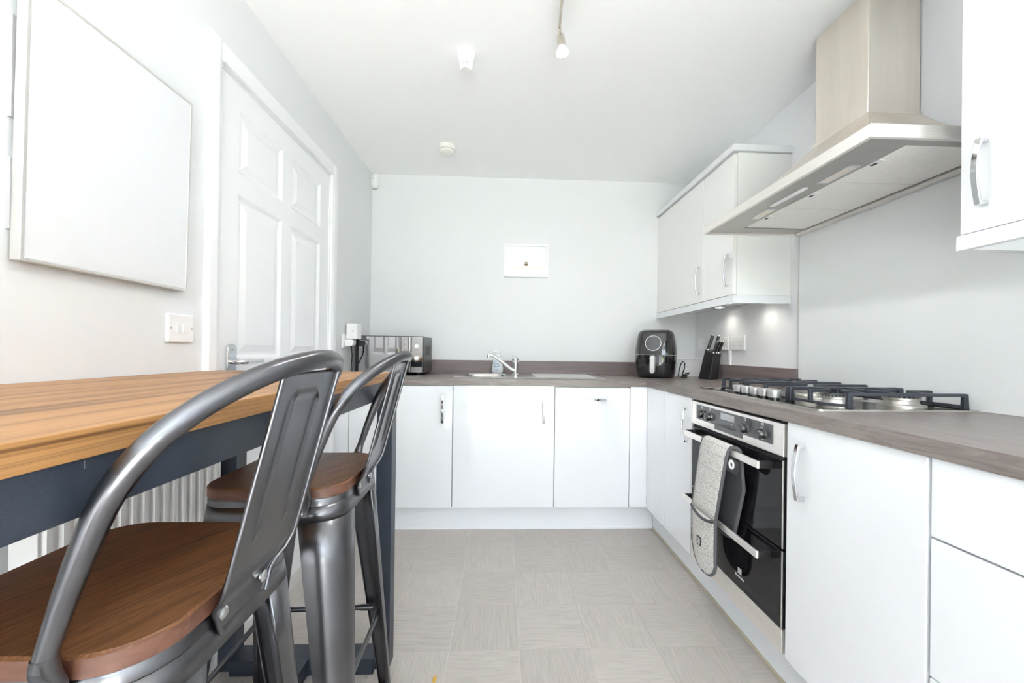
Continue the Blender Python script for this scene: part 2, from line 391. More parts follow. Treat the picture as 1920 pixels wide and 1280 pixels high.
# back run, door faces at y = 0 ; right run, door faces at x = 0
def base_back(x0, x1, ztop, label, hx=None, horiz=False, mat='white_gloss'):
    t = thing('base_cabinet', label, 'cabinet', ((x0+x1)/2, .3, .15), 'white gloss base cabinets')
    obj('body', box(x0+.002, x1-.002, .024, .57, .15, ZB-.002) if not horiz else box(x0+.002, x1-.002, .024, .56, .15, ZB-.002), 'carcass_white', t)
    d = obj('door', box(x0+.0018, x1-.0018, 0, .019, .153, ztop), mat, t, bevel=.0015)
    if horiz: bow_handle('handle', d, (-.416, 0, .794), (1, 0, 0), (0, -1, 0), (0, 0, 1), .164)
    else: bow_handle('handle', d, (hx, 0, .650), (0, 0, 1), (0, -1, 0), (1, 0, 0), .164)
    return t
SK0, SK1 = -1.155, -.555
def sinkbase():
    t = thing('base_cabinet', 'white gloss sink cabinet under the steel sink, upright handle at its right', 'cabinet', (-.855, .3, .15), 'white gloss base cabinets')
    obj('body', MB().box(SK0+.002, SK0+.018, .024, .57, .15, ZB-.002).box(SK1-.018, SK1-.002, .024, .57, .15, ZB-.002).box(SK0+.018, SK1-.018, .024, .57, .15, .168).box(SK0+.018, SK1-.018, .555, .57, .168, .7), 'carcass_white', t)
    d = obj('door', box(SK0+.0018, SK1-.0018, 0, .019, .153, ZB-.001), 'white_gloss', t, bevel=.0015)
    bow_handle('handle', d, (-.622, 0, .648), (0, 0, 1), (0, -1, 0), (1, 0, 0), .166)
tl = 'white gloss base cabinet below the microwave, upright handle on its right'
base_back(-1.755, -1.155, ZB-.008, tl, hx=-1.213)
sinkbase()
base_back(-.555, -.105, ZB-.009, 'white gloss integrated dishwasher door with a level handle, right of the sink cabinet', horiz=True)
f = obj('filler_panel', box(XL+.001, -1.757, 0, .019, .153, ZB-.001), 'white_gloss', bevel=.001); tag(f, 'narrow white filler panel between the left wall and the cabinet below the microwave', 'panel')
f = obj('filler_panel', box(-.1035, -.0005, 0, .019, .153, ZB-.001), 'white_gloss', bevel=.001); tag(f, 'narrow white filler panel right of the dishwasher door, at the inner corner', 'panel')
pl = obj('plinth', box(XL+.001, .064, .064, .080, .006, .150), 'plinth_white'); tag(pl, 'white plinth board under the sink cabinets along the back', 'plinth')
obj('seal_strip', box(XL+.001, .062, .060, .064, 0, .011), 'plinth_white', pl, world=False)
pl = obj('plinth', box(.066, .082, -2.75, .064, .006, .150), 'plinth_white'); tag(pl, 'white plinth board under the oven along the right side', 'plinth')
obj('seal_strip', box(.061, .066, -2.75, .060, 0, .010), 'seal_strip', pl, world=False)
E1 = .5493
f = obj('filler_panel', box(0, .019, -.262, -.0005, .153, ZB-.001), 'white_gloss', bevel=.001); tag(f, 'white corner panel between the inner corner and the narrow door left of the oven', 'panel')
def base_right(y0, y1, label, hy=None, hl=True):
    t = thing('base_cabinet', label, 'cabinet', (.3, (y0+y1)/2, .15), 'white gloss base cabinets')
    obj('body', box(.024, .57, y0+.002, y1-.002, .15, ZB-.002), 'carcass_white', t)
    return t
t = base_right(-E1, -.264, 'narrow white gloss corner cabinet directly left of the double oven')
d = obj('door', box(0, .019, -E1+.0018, -.2640, .153, ZB-.001), 'white_gloss', t, bevel=.0015)
bow_handle('handle', d, (0, -.512, .660), (0, 0, 1), (-1, 0, 0), (0, 1, 0), .162)
t = base_right(-E1-1.0, -E1-.6, 'white gloss base cabinet with one tall door, directly right of the double oven')
d = obj('door', box(0, .019, -E1-.9970, -E1-.6035, .153, ZB-.001), 'white_gloss', t, bevel=.0015)
bow_handle('handle', d, (0, -1.218, .655), (0, 0, 1), (-1, 0, 0), (0, 1, 0), .162)
t = base_right(-E1-1.6, -E1-1.0, 'white gloss drawer cabinet at the right edge, beside the tall door')
t.name = 'drawer_cabinet'
for z0, z1 in ((.153, .4285), (.4325, .7085), (.7125, ZB-.001)):
    d = obj('drawer', box(0, .019, -E1-1.598, -E1-1.0045, z0, z1), 'white_gloss', t, bevel=.0015)
    bow_handle('handle', d, (0, -1.93, z1-.075), (0, 1, 0), (-1, 0, 0), (0, 0, 1), .162)
t = base_right(-E1-2.2, -E1-1.6, 'white gloss base cabinet past the right edge of the view')
d = obj('door', box(0, .019, -E1-2.198, -E1-1.602, .153, ZB-.001), 'white_gloss', t, bevel=.0015)

# ------------------------------------------------------------------ worktop, upstands, splashback
wt = thing('worktop', 'L shaped grey brown wood effect worktop with a square front edge', 'worktop', (.2, .3, ZB))
H0, H1, K0, K1 = -1.145, -.245, .115, .535    # sink cut-out
OH = -.008
sec = MB().box(XL+.001, OH, OH, K0, ZB, ZW).box(XL+.001, OH, K1, YB-.001, ZB, ZW).box(XL+.001, H0, K0, K1, ZB, ZW).box(H1, OH, K0, K1, ZB, ZW)
obj('worktop_section', sec, 'worktop_x', wt)
obj('worktop_section', box(OH, XR-.001, -2.75, YB-.001, ZB, ZW), 'worktop_y', wt)
us = obj('upstand', box(XL+.001, .30, YB-.021, YB-.001, ZW, 1.005), 'upstand_x', bevel=.001); tag(us, 'grey brown upstand strip along the back wall behind the sink', 'upstand')
us = obj('upstand', box(XR-.021, XR-.001, -.442, .452, ZW, 1.006), 'upstand_y', bevel=.001); tag(us, 'grey brown upstand strip on the right wall behind the knife block', 'upstand')
bxg = thing('pipe_boxing', 'low white boxing with a ledge in the corner between air fryer and knife block', 'boxing', (.45, .53, ZW))
obj('panel', box(.302, XR-.001, .462, YB-.001, ZW, 1.032), 'white_satin', bxg, bevel=.002)
obj('ledge', box(.302, XR-.001, .454, YB-.001, 1.032, 1.046), 'white_satin', bxg, bevel=.002)
sp = obj('glass_splashback', box(XR-.007, XR-.001, -1.335, -.446, ZW, 1.655), 'splash_glass', bevel=.001); tag(sp, 'glossy white glass splashback behind the gas hob', 'splashback')
sp = obj('wall_trim_strip', box(XR-.010, XR-.001, -.4455, -.4425, 1.006, 1.65), 'aluminium'); tag(sp, 'thin upright metal strip at the left edge of the glass splashback', 'trim')

# ------------------------------------------------------------------ sink, tap, soap
sk = thing('kitchen_sink', 'stainless steel inset sink with bowl on the left and drainer on the right', 'sink', (-.7, .33, ZW))
S0, S1, SY0, SY1 = -1.172, -.222, .092, .556
m = MB(); N = 6
def R3(a, z): return [(x, y, z) for x, y in a]
m.loft([R3(rrect(S0, S1, SY0, SY1, .03, N), ZW+.0002), R3(rrect(S0+.003, S1-.003, SY0+.003, SY1-.003, .03, N), ZW+.0035),
        R3(rrect(-1.118, -.84, .150, .510, .07, N), ZW+.0035), R3(rrect(-1.112, -.846, .156, .504, .07, N), ZW-.004),
        R3(rrect(-1.10, -.858, .168, .492, .07, N), ZW-.13), R3(rrect(-1.07, -.888, .198, .462, .06, N), ZW-.15)], cap=False)
m.add([(p[0], p[1], ZW-.15) for p in rrect(-1.07, -.888, .198, .462, .06, N)], [tuple(range(4*(N+1)))])
obj('basin', m, 'steel_sink', sk, smooth=40)
for k in range(9):
    y = .175+k*.0385
    obj('drainer_ridge', MB().prism([(y-.008, ZW+.0032), (y-.004, ZW+.0068), (y+.004, ZW+.0068), (y+.008, ZW+.0032)], -.66, -.27, 'x'), 'steel_sink', sk, smooth=60)
obj('plug_waste', MB().lathe([(.040, 0), (.040, .003), (.030, .004), (.012, .001)], (-.979, .33, ZW-.150), 20), 'chrome', sk, smooth=40)
ov = thing('mixer_tap', 'chrome mixer tap with a long angled spout on the steel sink', 'tap', (-.783, .30, ZW+.0035))
obj('body', MB().lathe([(.026, 0), (.026, .006), (.019, .012), (.018, .05), (.021, .075), (.022, .092), (.020, .100)], (-.783, .30, ZW+.0035), 24), 'chrome', ov, smooth=45)
obj('lever', MB().lathe([(.0215, .101), (.023, .108), (.018, .119), (.004, .122)], (-.783, .30, ZW+.0035), 20).tube([(-.775, .30, 1.026), (-.79, .29, 1.032), (-.803, .285, 1.036)], [.010, .008, .005], 10), 'chrome', ov, smooth=50)
spt = obj('spout', MB().tube([(-.79, .29, .948), (-.815, .285, .960), (-.86, .283, .994), (-.91, .282, 1.031), (-.935, .282, 1.045), (-.950, .282, 1.047)], [.012, .0115, .0105, .0095, .009, .009], 14), 'chrome', ov, smooth=60)
obj('nozzle', MB().lathe([(.0105, 0), (.0115, .004), (.0115, .022), (.008, .026)], (-.958, .282, 1.030), 16), 'chrome', spt, smooth=50)
sb = thing('soap_dispenser', 'white soap dispenser with pump and blue print behind the tap', 'soap bottle', (-.905, .53, ZW+.0038))
prof = [(.036, 0), (.041, .004), (.043, .020), (.041, .045), (.034, .070), (.035, .088), (.036, .100), (.028, .110), (.014, .116), (.014, .120)]
b_ = MB().lathe(prof, (0, 0, 0), 24); b_.v = [(v[0], v[1]*.55, v[2]) for v in b_.v]; b_.v = [(v[0]-.905, v[1]+.53, v[2]+ZW+.0038) for v in b_.v]
obj('bottle', b_, 'soap_plastic', sb, smooth=50)
zb = ZW+.0038
obj('pump', MB().lathe([(.016, .120), (.016, .132), (.006, .134), (.005, .150), (.011, .151), (.011, .160), (.004, .162)], (-.905, .53, zb), 16).tube([(-.905, .53, zb+.156), (-.93, .52, zb+.157), (-.937, .517, zb+.150)], .005, 8), 'white_plastic', sb, smooth=50)
lb = MB()
for z, x0, x1 in ((.086, -.93, -.916), (.072, -.924, -.895), (.066, -.926, -.893), (.030, -.918, -.898), (.024, -.918, -.898)): lb.box(x0, x1, .5075 if z > .06 else .5060, .5095, zb+z, zb+z+.0028)
lb.tube([(-.927, .5082, zb+.054), (-.915, .507, zb+.047), (-.905, .507, zb+.050), (-.898, .507, zb+.046), (-.893, .5076, zb+.056)], .0022, 6)
obj('label_print', lb, 'print_blue', sb)

# ------------------------------------------------------------------ microwave
mw = thing('microwave', 'black microwave with mirrored door on the worktop by the left wall', 'microwave', (-1.597, .42, ZW))
MX0, MX1, MY0, MY1, MZ0, MZ1 = -1.812, -1.383, .25, .565, .924, 1.164
obj('case', box(MX0, MX1, MY0+.022, MY1, MZ0, MZ1), 'black_satin', mw, bevel=.004)
xs = -1.461
dr = obj('door', box(MX0, xs-.0015, MY0, MY0+.021, MZ0+.002, MZ1-.002), 'black_satin', mw, bevel=.003)
obj('mirror_panel', box(MX0+.018, xs-.018, MY0-.0012, MY0, MZ0+.006, MZ1-.006), 'mirror_glass', dr)
obj('door_edge', box(xs-.014, xs-.003, MY0-.003, MY0, MZ0+.006, MZ1-.006), 'chrome', dr, bevel=.001)
cp = obj('control_panel', box(xs+.0015, MX1, MY0, MY0+.021, MZ0+.002, MZ1-.002), 'black_satin', mw, bevel=.003)
obj('mirror_panel', box(xs+.004, MX1-.006, MY0-.0012, MY0, MZ0+.006, MZ1-.006), 'mirror_glass', cp)
for z in (1.098, 1.022):
    k = obj('knob', MB().lathe([(.017, 0), (.017, .010), (.015, .013), (.004, .0135)], (-1.423, MY0-.0012, z), 24, 'y'), 'silver_paint', cp, smooth=45)
    obj('knob_face', MB().lathe([(.0125, 0), (.012, .0012)], (-1.423, MY0-.0147, z), 20, 'y'), 'white_plastic', k)
tk = MB()
for k in range(14):
    a = radians(-60+k*300/13); c, s = sin(a), cos(a)
    tk.lathe([(.0016, 0), (.0016, .0006)], (-1.423+.0255*c, MY0-.0012, 1.022+.0255*s), 6, 'y')
obj('dial_marks', tk, 'print_white', cp)
vt = MB()
for k in range(6): vt.box(MX1, MX1+.0006, .33+k*.03, .345+k*.03, 1.04, 1.10)
obj('side_vent', vt, 'rubber', mw)
for x, y in ((MX0+.04, MY0+.05), (MX1-.04, MY0+.05), (MX0+.04, MY1-.04), (MX1-.04, MY1-.04)):
    obj('foot', MB().lathe([(.014, 0), (.016, MZ0-ZW)], (x, y, ZW), 12), 'rubber', mw)

# ------------------------------------------------------------------ wall plates
def face_frame(wall):
    """returns function mapping (across, up, out) to world for a wall plate"""
    if wall == 'left': return lambda a, u, o: (XL+o, a, u)
    if wall == 'right': return lambda a, u, o: (XR-o, a, u)
def fbox(F, a0, a1, u0, u1, o0, o1):
    p = [F(a0, u0, o0), F(a1, u1, o1)]
    return MB().box(p[0][0], p[1][0], p[0][1], p[1][1], p[0][2], p[1][2])
def switch_plate(wall, a0, a1, u0, u1, label, n=2, kind='light_switch', cat='switch', parts=True):
    F = face_frame(wall); t = thing(kind, label, cat, F((a0+a1)/2, (u0+u1)/2, 0))
    pl = obj('plate', fbox(F, a0, a1, u0, u1, 0, .011), 'white_plastic', t, bevel=.004, seg=3)
    w_, c = a1-a0, (a0+a1)/2; uc = (u0+u1)/2
    for k in range(n):
        x = c+(k-(n-1)/2)*w_*.24
        obj('rocker', fbox(F, x-w_*.10, x+w_*.10, uc-.013, uc+.013, .010, .0135), 'white_plastic', t, bevel=.0015)
    for sgn in (-1, 1):
        p = F(c+sgn*w_*.40, uc, .010)
        obj('screw', MB().lathe([(.003, 0), (.003, .0016 if wall == 'left' else -.0016)], p, 10, 'x'), 'grey_plastic', t)
    return t
def socket_plate(wall, a0, a1, u0, u1, label, flip=1):
    F = face_frame(wall); t = thing('socket', label, 'socket', F((a0+a1)/2, (u0+u1)/2, 0))
    obj('plate', fbox(F, a0, a1, u0, u1, 0, .010), 'white_plastic', t, bevel=.004, seg=3)
    c, w_, uc = (a0+a1)/2, a1-a0, (u0+u1)/2
    for s in (-1, 1):
        x = c+s*w_*.25
        obj('rocker', fbox(F, x+s*w_*.13-.006, x+s*w_*.13+.006, uc+.008, uc+.028, .009, .0125), 'white_plastic', t, bevel=.001)
        for dx, du, hw, hh in ((0, .006, .002, .004), (-.011, -.016, .0035, .0018), (.011, -.016, .0035, .0018)):
            obj('pin_slot', fbox(F, x+dx-hw, x+dx+hw, uc+du-hh, uc+du+hh, .0098, .0104), 'grey_plastic', t)
    return t
switch_plate('left', -1.147, -1.052, 1.087, 1.171, 'white double light switch under the framed white panel')
socket_plate('left', .088, .234, 1.080, 1.166, 'white wall socket beside the microwave, half behind a plug-in device')
pg = thing('plug_in_device', 'white box shaped plug-in device with round sensor in the socket by the microwave', 'plug', (-1.80, .165, 1.14))
obj('body', box(XL+.012, -1.762, .128, .205, 1.137, 1.232), 'white_plastic', pg, bevel=.005, seg=3)
obj('sensor_ring', MB().lathe([(.011, 0), (.011, .0015), (.008, .002)], (-1.788, .128, 1.186), 20, 'y'), 'paper', pg, smooth=40)
obj('sensor', MB().lathe([(.005, .0015), (.004, .0035)], (-1.788, .128, 1.186), 14, 'y'), 'silver_paint', pg, smooth=40)
pc = thing('power_plug', 'white plug with a black cable hanging below the plug-in device', 'plug', (-1.81, .15, 1.10))
obj('body', MB().prism([(XL+.011, 1.092), (XL+.045, 1.092), (-1.785, 1.098), (-1.778, 1.118), (-1.785, 1.133), (XL+.011, 1.134)], .120, .165, 'y'), 'white_plastic', pc, bevel=.003)
obj('cable', MB().tube([(-1.802, .142, 1.093), (-1.800, .142, 1.078), (-1.800, .155, 1.04), (-1.815, .19, .98), (-1.826, .225, .93), (-1.828, .30, .9145), (-1.828, .5, .9145)], [.006, .005, .0035, .0035, .0035, .0035, .0035], 8), 'rubber', pc, smooth=60)
switch_plate('right', .447, .533, 1.105, 1.189, 'white appliance switch on the right wall nearest the corner, beside the knives', 1, 'appliance_switch')
socket_plate('right', .146, .292, 1.100, 1.187, 'white double socket right behind the knife handles')
st = socket_plate('right', -.022, .124, 1.099, 1.188, 'white double socket right of the knife block, nearest the hob')
cl = obj('cable_trunking', box(XR-.012, XR, .122, .144, 1.006, 1.098), 'white_satin', bevel=.002); tag(cl, 'short white cable trunking below the sockets behind the knife block', 'trunking')

# ------------------------------------------------------------------ picture, corner sensor, ceiling devices
pf = thing('picture_frame', 'small white framed picture on the back wall above the sink', 'picture', (-.704, YB, 1.745))
PXa, PXb, PZa, PZb = -.868, -.540, 1.624, 1.866
fr = MB()
for a, b, c, d_ in ((PXa, PXb, PZb-.014, PZb), (PXa, PXb, PZa, PZa+.014), (PXa, PXa+.014, PZa+.014, PZb-.014), (PXb-.014, PXb, PZa+.014, PZb-.014)): fr.box(a, b, YB-.022, YB, c, d_)
obj('frame', fr, 'white_satin', pf, bevel=.0015)
mt = obj('mount', box(PXa+.013, PXb-.013, YB-.010, YB-.001, PZa+.013, PZb-.013), 'paper', pf)
obj('print_ground', box(-.822, -.588, YB-.0112, YB-.010, 1.690, 1.697), 'print_cream', mt)
br = MB()
for x, z, r in ((-.7085, 1.717, .0085), (-.6960, 1.717, .0080), (-.7085, 1.7325, .0052), (-.6965, 1.7310, .0052)): br.lathe([(r, 0), (r*.9, .0012)], (x, YB-.010, z), 14, 'y')
obj('print_marks', br, 'print_brown', mt)
pi_ = thing('alarm_sensor', 'white motion sensor in the upper corner by the door wall', 'sensor', (-1.80, .56, 2.29))
obj('body', MB().loft([[(x, y, z) for x, y in rrect(-.026*s, .026*s, -.021*s2, .021*s2, .012, 4)] for z, s, s2 in ((-.052, .55, .5), (-.044, .85, .9), (-.02, 1, 1.05), (.03, 1, 1), (.05, .92, .9))]).xf(Matrix.Translation((-1.812, .572, 2.292)) @ Matrix.Rotation(radians(-35), 4, 'Z')), 'white_plastic', pi_, smooth=50)
obj('lens', box(-.014, .014, -.0235, -.0205, .016, .0185).xf(Matrix.Translation((-1.812, .572, 2.292)) @ Matrix.Rotation(radians(-35), 4, 'Z')), 'grey_plastic', pi_)
obj('bracket', box(XL, -1.80, .575, YB, 2.30, 2.325), 'white_plastic', pi_)
dt = thing('smoke_alarm', 'white tapered heat alarm on the ceiling, nearest the spotlights', 'alarm', (-1.042, -.605, ZC))
obj('base', MB().lathe([(.038, 0), (.038, -.012), (.033, -.030), (.031, -.044)], (-1.042, -.605, ZC), 28), 'white_plastic', dt, smooth=40)
obj('chamber', MB().lathe([(.030, -.044), (.026, -.066), (.022, -.072), (.004, -.073)], (-1.042, -.605, ZC), 28), 'white_plastic', dt, smooth=40)
vv = MB()
for k in range(3): vv.box(-1.052+k*.008, -1.048+k*.008, -.6345, -.630, ZC-.060, ZC-.053)
obj('vent_slots', vv, 'grey_plastic', dt)
dt = thing('smoke_alarm', 'cream round smoke alarm on the ceiling, nearest the back wall', 'alarm', (-1.238, .19, ZC))
obj('base', MB().lathe([(.050, 0), (.050, -.010), (.047, -.024)], (-1.238, .17, ZC), 32), 'aged_plastic', dt, smooth=40)
obj('chamber', MB().lathe([(.043, -.024), (.043, -.030), (.040, -.040), (.026, -.048), (.006, -.050)], (-1.238, .17, ZC), 32), 'aged_plastic', dt, smooth=40)
vv = MB()
for k in range(11):
    a = radians(200+k*14); c, s = cos(a), sin(a); p0 = Vector((-1.238+.0432*c, .17+.0432*s, 0)); tgt = Vector((-s, c, 0))*.0035
    q = [p0-tgt, p0+tgt, p0+tgt+Vector((c, s, 0))*.001, p0-tgt+Vector((c, s, 0))*.001]
    vv.hexa([(v.x, v.y, ZC-.031) for v in q]+[(v.x, v.y, ZC-.027) for v in q])
obj('vent_slots', vv, 'grey_plastic', dt)
# spotlight bar
tl_ = thing('spotlight_bar', 'brushed nickel ceiling spotlight bar with lit bulbs', 'ceiling light', (-.66, -1.2, ZC))
path = [(-.662+.018*sin((y+.775)*4.2), y, ZC-.028) for y in [-.775-.055*k for k in range(16)]]
obj('rail', MB().tube(path, .009, 10, flat=.6), 'nickel', tl_, smooth=60)
obj('ceiling_mount', MB().lathe([(.045, 0), (.045, -.018), (.040, -.022)], (-.66, -1.19, ZC), 24), 'nickel', tl_, smooth=40)
for k, (y, dx, dy) in enumerate(((-.795, .008, .006), (-1.05, .030, -.004), (-1.32, .02, 0), (-1.58, -.02, 0))):
    x = -.662+.018*sin((y+.775)*4.2)
    c = Vector((x+.004, y, ZC-.052)); ax = Vector((dx, dy, -.05)).normalized(); q = Vector((0, 0, -1)).rotation_difference(ax).to_matrix().to_4x4()
    M = Matrix.Translation(c) @ q @ Matrix.Rotation(pi, 4, 'X')
    h = obj('lamp_holder', MB().lathe([(.006, -.024), (.006, -.004), (.012, 0), (.0155, .010), (.0155, .040)], (0, 0, 0), 20).xf(M), 'nickel', tl_, smooth=50)
    bl = obj('bulb', MB().lathe([(.013, .036), (.014, .044), (.021, .056), (.0245, .064)], (0, 0, 0), 24).xf(M), 'lens_frost', h, smooth=50)
    obj('bulb_face', MB().lathe([(.0245, .064), (.024, .070), (.016, .073), (.003, .0735)], (0, 0, 0), 24).xf(M), 'lamp_glow', bl, smooth=50)
    ld = bpy.data.lights.new('spot', 'SPOT'); ld.energy = 4.5; ld.spot_size = radians(165); ld.spot_blend = .8; ld.shadow_soft_size = .025; ld.color = (1, .99, .97)
    lo = bpy.data.objects.new('spot', ld); COL.objects.link(lo); lo.location = c+ax*.085; lo.rotation_euler = ax.to_track_quat('-Z', 'Y').to_euler()

# ------------------------------------------------------------------ wall cabinets
FX = .288
def wall_cab(y0, y1, label, handle_y, end=None):
    t = thing('wall_cabinet', label, 'cabinet', (.44, (y0+y1)/2, 1.372), 'white gloss wall cabinets')
    obj('body', box(FX+.021, XR-.001, y0+.001, y1-.001, 1.374, 2.094), 'cream_gloss', t, bevel=.001)
    d = obj('door', box(FX, FX+.019, y0+.0018, y1-.0018, 1.377, 2.088), 'cream_gloss', t, bevel=.0015)
    bow_handle('handle', d, (FX, handle_y, 1.420), (0, 0, 1), (-1, 0, 0), (0, 1, 0), .166)
    return t
wall_cab(-.078, YB-.001, 'pale gloss wall cabinet in the far right corner above the air fryer', -.040)
wall_cab(-.378, -.078, 'pale gloss narrow wall cabinet beside the extractor hood, above the knife block', -.336)
def strip(name, label, cat, y0, y1, z0, z1, x0, end_near=True, end_far=False):
    mb = MB().box(x0, x0+.02, y0, y1, z0, z1)
    if end_near: mb.box(x0+.02, XR-.001, y0, y0+.02, z0, z1)
    if end_far: mb.box(x0+.02, XR-.001, y1-.02, y1, z0, z1)
    o = obj(name, mb, 'white_gloss'); return tag(o, label, cat)
o = obj('cornice', box(FX-.014, XR-.001, -.392, YB-.001, 2.096, 2.130), 'white_gloss', bevel=.002); tag(o, 'white cornice board on top of the two far wall cabinets', 'cornice')
strip('light_pelmet', 'white light pelmet under the two far wall cabinets', 'pelmet', -.386, YB-.001, 1.333, 1.372, FX-.004)
for y, nm in ((.12, 'round lit lamp under the wall cabinet, farther from the hood'), (-.24, 'round lit lamp under the wall cabinet, nearer the hood')):
    t = thing('under_cabinet_light', nm, 'light', (.498, y, 1.374))
    obj('rim', MB().lathe([(.034, 0), (.034, -.008), (.028, -.010), (.027, -.004)], (.498, y, 1.374), 28), 'chrome', t, smooth=40)
    obj('lens', MB().lathe([(.027, -.003), (.026, -.008), (.004, -.009)], (.498, y, 1.374), 24), 'puck_glow', t)
    ld = bpy.data.lights.new('puck', 'SPOT'); ld.energy = .9; ld.spot_size = radians(150); ld.spot_blend = 1.0; ld.shadow_soft_size = .02; ld.color = (1, .93, .82)
    lo = bpy.data.objects.new('puck', ld); COL.objects.link(lo); lo.location = (.498, y, 1.360)
t = thing('wall_cabinet', 'white gloss wall cabinet at the right edge, in front of the extractor hood', 'cabinet', (.44, -1.66, 1.372), 'white gloss wall cabinets')
obj('body', box(FX+.021, XR-.001, -1.957, -1.366, 1.374, 2.094), 'white_gloss', t, bevel=.001)
d = obj('door', box(FX, FX+.019, -1.957, -1.362, 1.383, 2.088), 'white_gloss', t, bevel=.0015)
bow_handle('handle', d, (FX, -1.414, 1.440), (0, 0, 1), (-1, 0, 0), (0, 1, 0), .160)
strip('light_pelmet', 'white light pelmet under the wall cabinet at the right edge', 'pelmet', -1.957, -1.357, 1.343, 1.3795, FX-.004, False, True)
o = obj('cornice', box(FX-.014, XR-.001, -1.957, -1.352, 2.096, 2.130), 'white_gloss', bevel=.002); tag(o, 'white cornice board above the wall cabinet at the right edge', 'cornice')

# ------------------------------------------------------------------ extractor hood
HX, HY0, HY1, HZ = .100, -1.312, -.433, 1.655
hd = thing('extractor_hood', 'stainless steel chimney extractor hood above the gas hob', 'extractor hood', (.35, -.87, HZ))
xb = XR-.0075
obj('lip', MB().box(HX, HX+.012, HY0, HY1, HZ, HZ+.036).box(HX+.012, xb, HY0, HY0+.012, HZ, HZ+.036).box(HX+.012, xb, HY1-.012, HY1, HZ, HZ+.036), 'stainless', hd, bevel=.0015)
CY0, CY1, CX = -1.0, -.765, .388
rings = []
for t_ in [0, .1, .25, .45, .65, .85, 1]:
    s = t_**.75; z = HZ+.036+.232*(t_**1.15)
    rings.append([(HX+.001+(CX-HX)*s, HY0+.001+(CY0-HY0)*s, z), (xb, HY0+.001+(CY0-HY0)*s, z), (xb, HY1-.001+(CY1-HY1)*s, z), (HX+.001+(CX-HX)*s, HY1-.001+(CY1-HY1)*s, z)])
obj('canopy', MB().loft(rings), 'stainless_warm', hd, smooth=35)
obj('chimney', box(CX+.002, xb, CY0+.002, CY1-.002, HZ+.262, ZC-.001), 'stainless_warm', hd, bevel=.0015)
obj('chimney_collar', box(CX-.004, xb, CY0-.004, CY1+.004, HZ+.262, HZ+.274), 'stainless_warm', hd, bevel=.002)
un = MB(); zi = HZ+.010
un.box(HX+.012, .255, HY0+.012, HY1-.012, zi, zi+.02); un.box(.548, xb, HY0+.012, HY1-.012, zi, zi+.02)
un.box(.255, .548, HY0+.012, HY0+.055, zi, zi+.02); un.box(.255, .548, HY1-.085, HY1-.012, zi, zi+.02)
obj('underside', un, 'stainless_dark', hd)
fy = [-1.257, -1.012, -.767, -.518]
for k in range(3):
    a, b = fy[k]+.002, fy[k+1]-.002
    f_ = obj('grease_filter', box(.257, .546, a, b, zi+.002, zi+.012), 'filter_mesh', hd, bevel=.002)
    c = (a+b)/2+[-.012, -.01, -.012][k]
    la = obj('latch', MB().prism([(.257, c-.030), (.281, c-.024), (.281, c+.024), (.257, c+.030)], zi-.001, zi+.002, 'z'), 'white_plastic', f_)
    obj('latch_slot', box(.264, .274, c-.009, c+.009, zi-.0016, zi-.0009), 'rubber', la)
for a, b in ((-1.138, -1.006), (-.765, -.640)):
    lc = obj('light_cover', box(.200, .240, a, b, zi-.0015, zi+.001), 'chrome', hd, bevel=.001)
    obj('lens', box(.205, .235, a+.008, b-.008, zi-.0022, zi-.0012), 'stainless_warm', lc)
cs = obj('control_strip', MB().prism(rrect(.184, .206, -.972, -.790, .0105, 6), zi-.002, zi, 'z'), 'white_plastic', hd)
for k in range(5):
    obj('button', MB().lathe([(.0055, -.0035), (.0055, 0)], (.195, -.955+k*.037, zi), 12), 'paper', cs)
obj('back_rail', box(xb-.02, xb, HY0+.02, HY1-.02, HZ, HZ+.012), 'stainless', hd)

# ------------------------------------------------------------------ gas hob
hb = thing('gas_hob', 'five burner stainless steel gas hob with black iron pan supports', 'hob', (.32, -.833, ZW))
GX0, GX1, GY0, GY1 = .058, .560, -1.203, -.465
obj('tray', MB().loft([R3(rrect(GX0, GX1, GY0, GY1, .012, 4), ZW+.0003), R3(rrect(GX0+.001, GX1-.001, GY0+.001, GY1-.001, .012, 4), ZW+.006),
    R3(rrect(GX0+.016, GX1-.016, GY0+.016, GY1-.016, .010, 4), ZW+.006), R3(rrect(GX0+.022, GX1-.022, GY0+.022, GY1-.022, .010, 4), ZW+.003)]), 'steel_hob', hb, smooth=30)
ZH = ZW+.003
for k in range(5):
    y = -.752-.0505*k; x = .095+.001*k
    kb = obj('knob', MB().lathe([(.0195, .010), (.0205, .012), (.0205, .034), (.018, .0365), (.003, .037)], (x, y, ZH), 24), 'silver_paint', hb, smooth=40)
    obj('knob_skirt', MB().lathe([(.0165, 0), (.0155, .010)], (x, y, ZH), 20), 'black_satin', kb, smooth=40)
for bx, by, r in ((.215, -.600, .026), (.450, -.590, .036), (.330, -.835, .052), (.235, -1.055, .036), (.450, -1.065, .046)):
    bn = obj('burner', MB().lathe([(r*1.35, 0), (r*1.35, .004), (r*1.0, .006), (r*.92, .018), (r*1.05, .020), (r*1.05, .026), (r*.6, .027)], (bx, by, ZH), 28), 'burner_alu', hb, smooth=35)
    tn = MB(); n_ = 24
    for j in range(n_):
        a = 2*pi*j/n_; c, s = cos(a), sin(a)
        tn.box(bx+c*r*1.02-.0015, bx+c*r*1.02+.0015, by+s*r*1.02-.0015, by+s*r*1.02+.0015, ZH+.0262, ZH+.0305)
    obj('flame_ring', tn, 'burner_alu', bn)
    obj('burner_cap', MB().lathe([(r*.95, .0265), (r*.98, .030), (r*.90, .034), (r*.2, .035)], (bx, by, ZH), 24), 'cast_iron', bn, smooth=35)
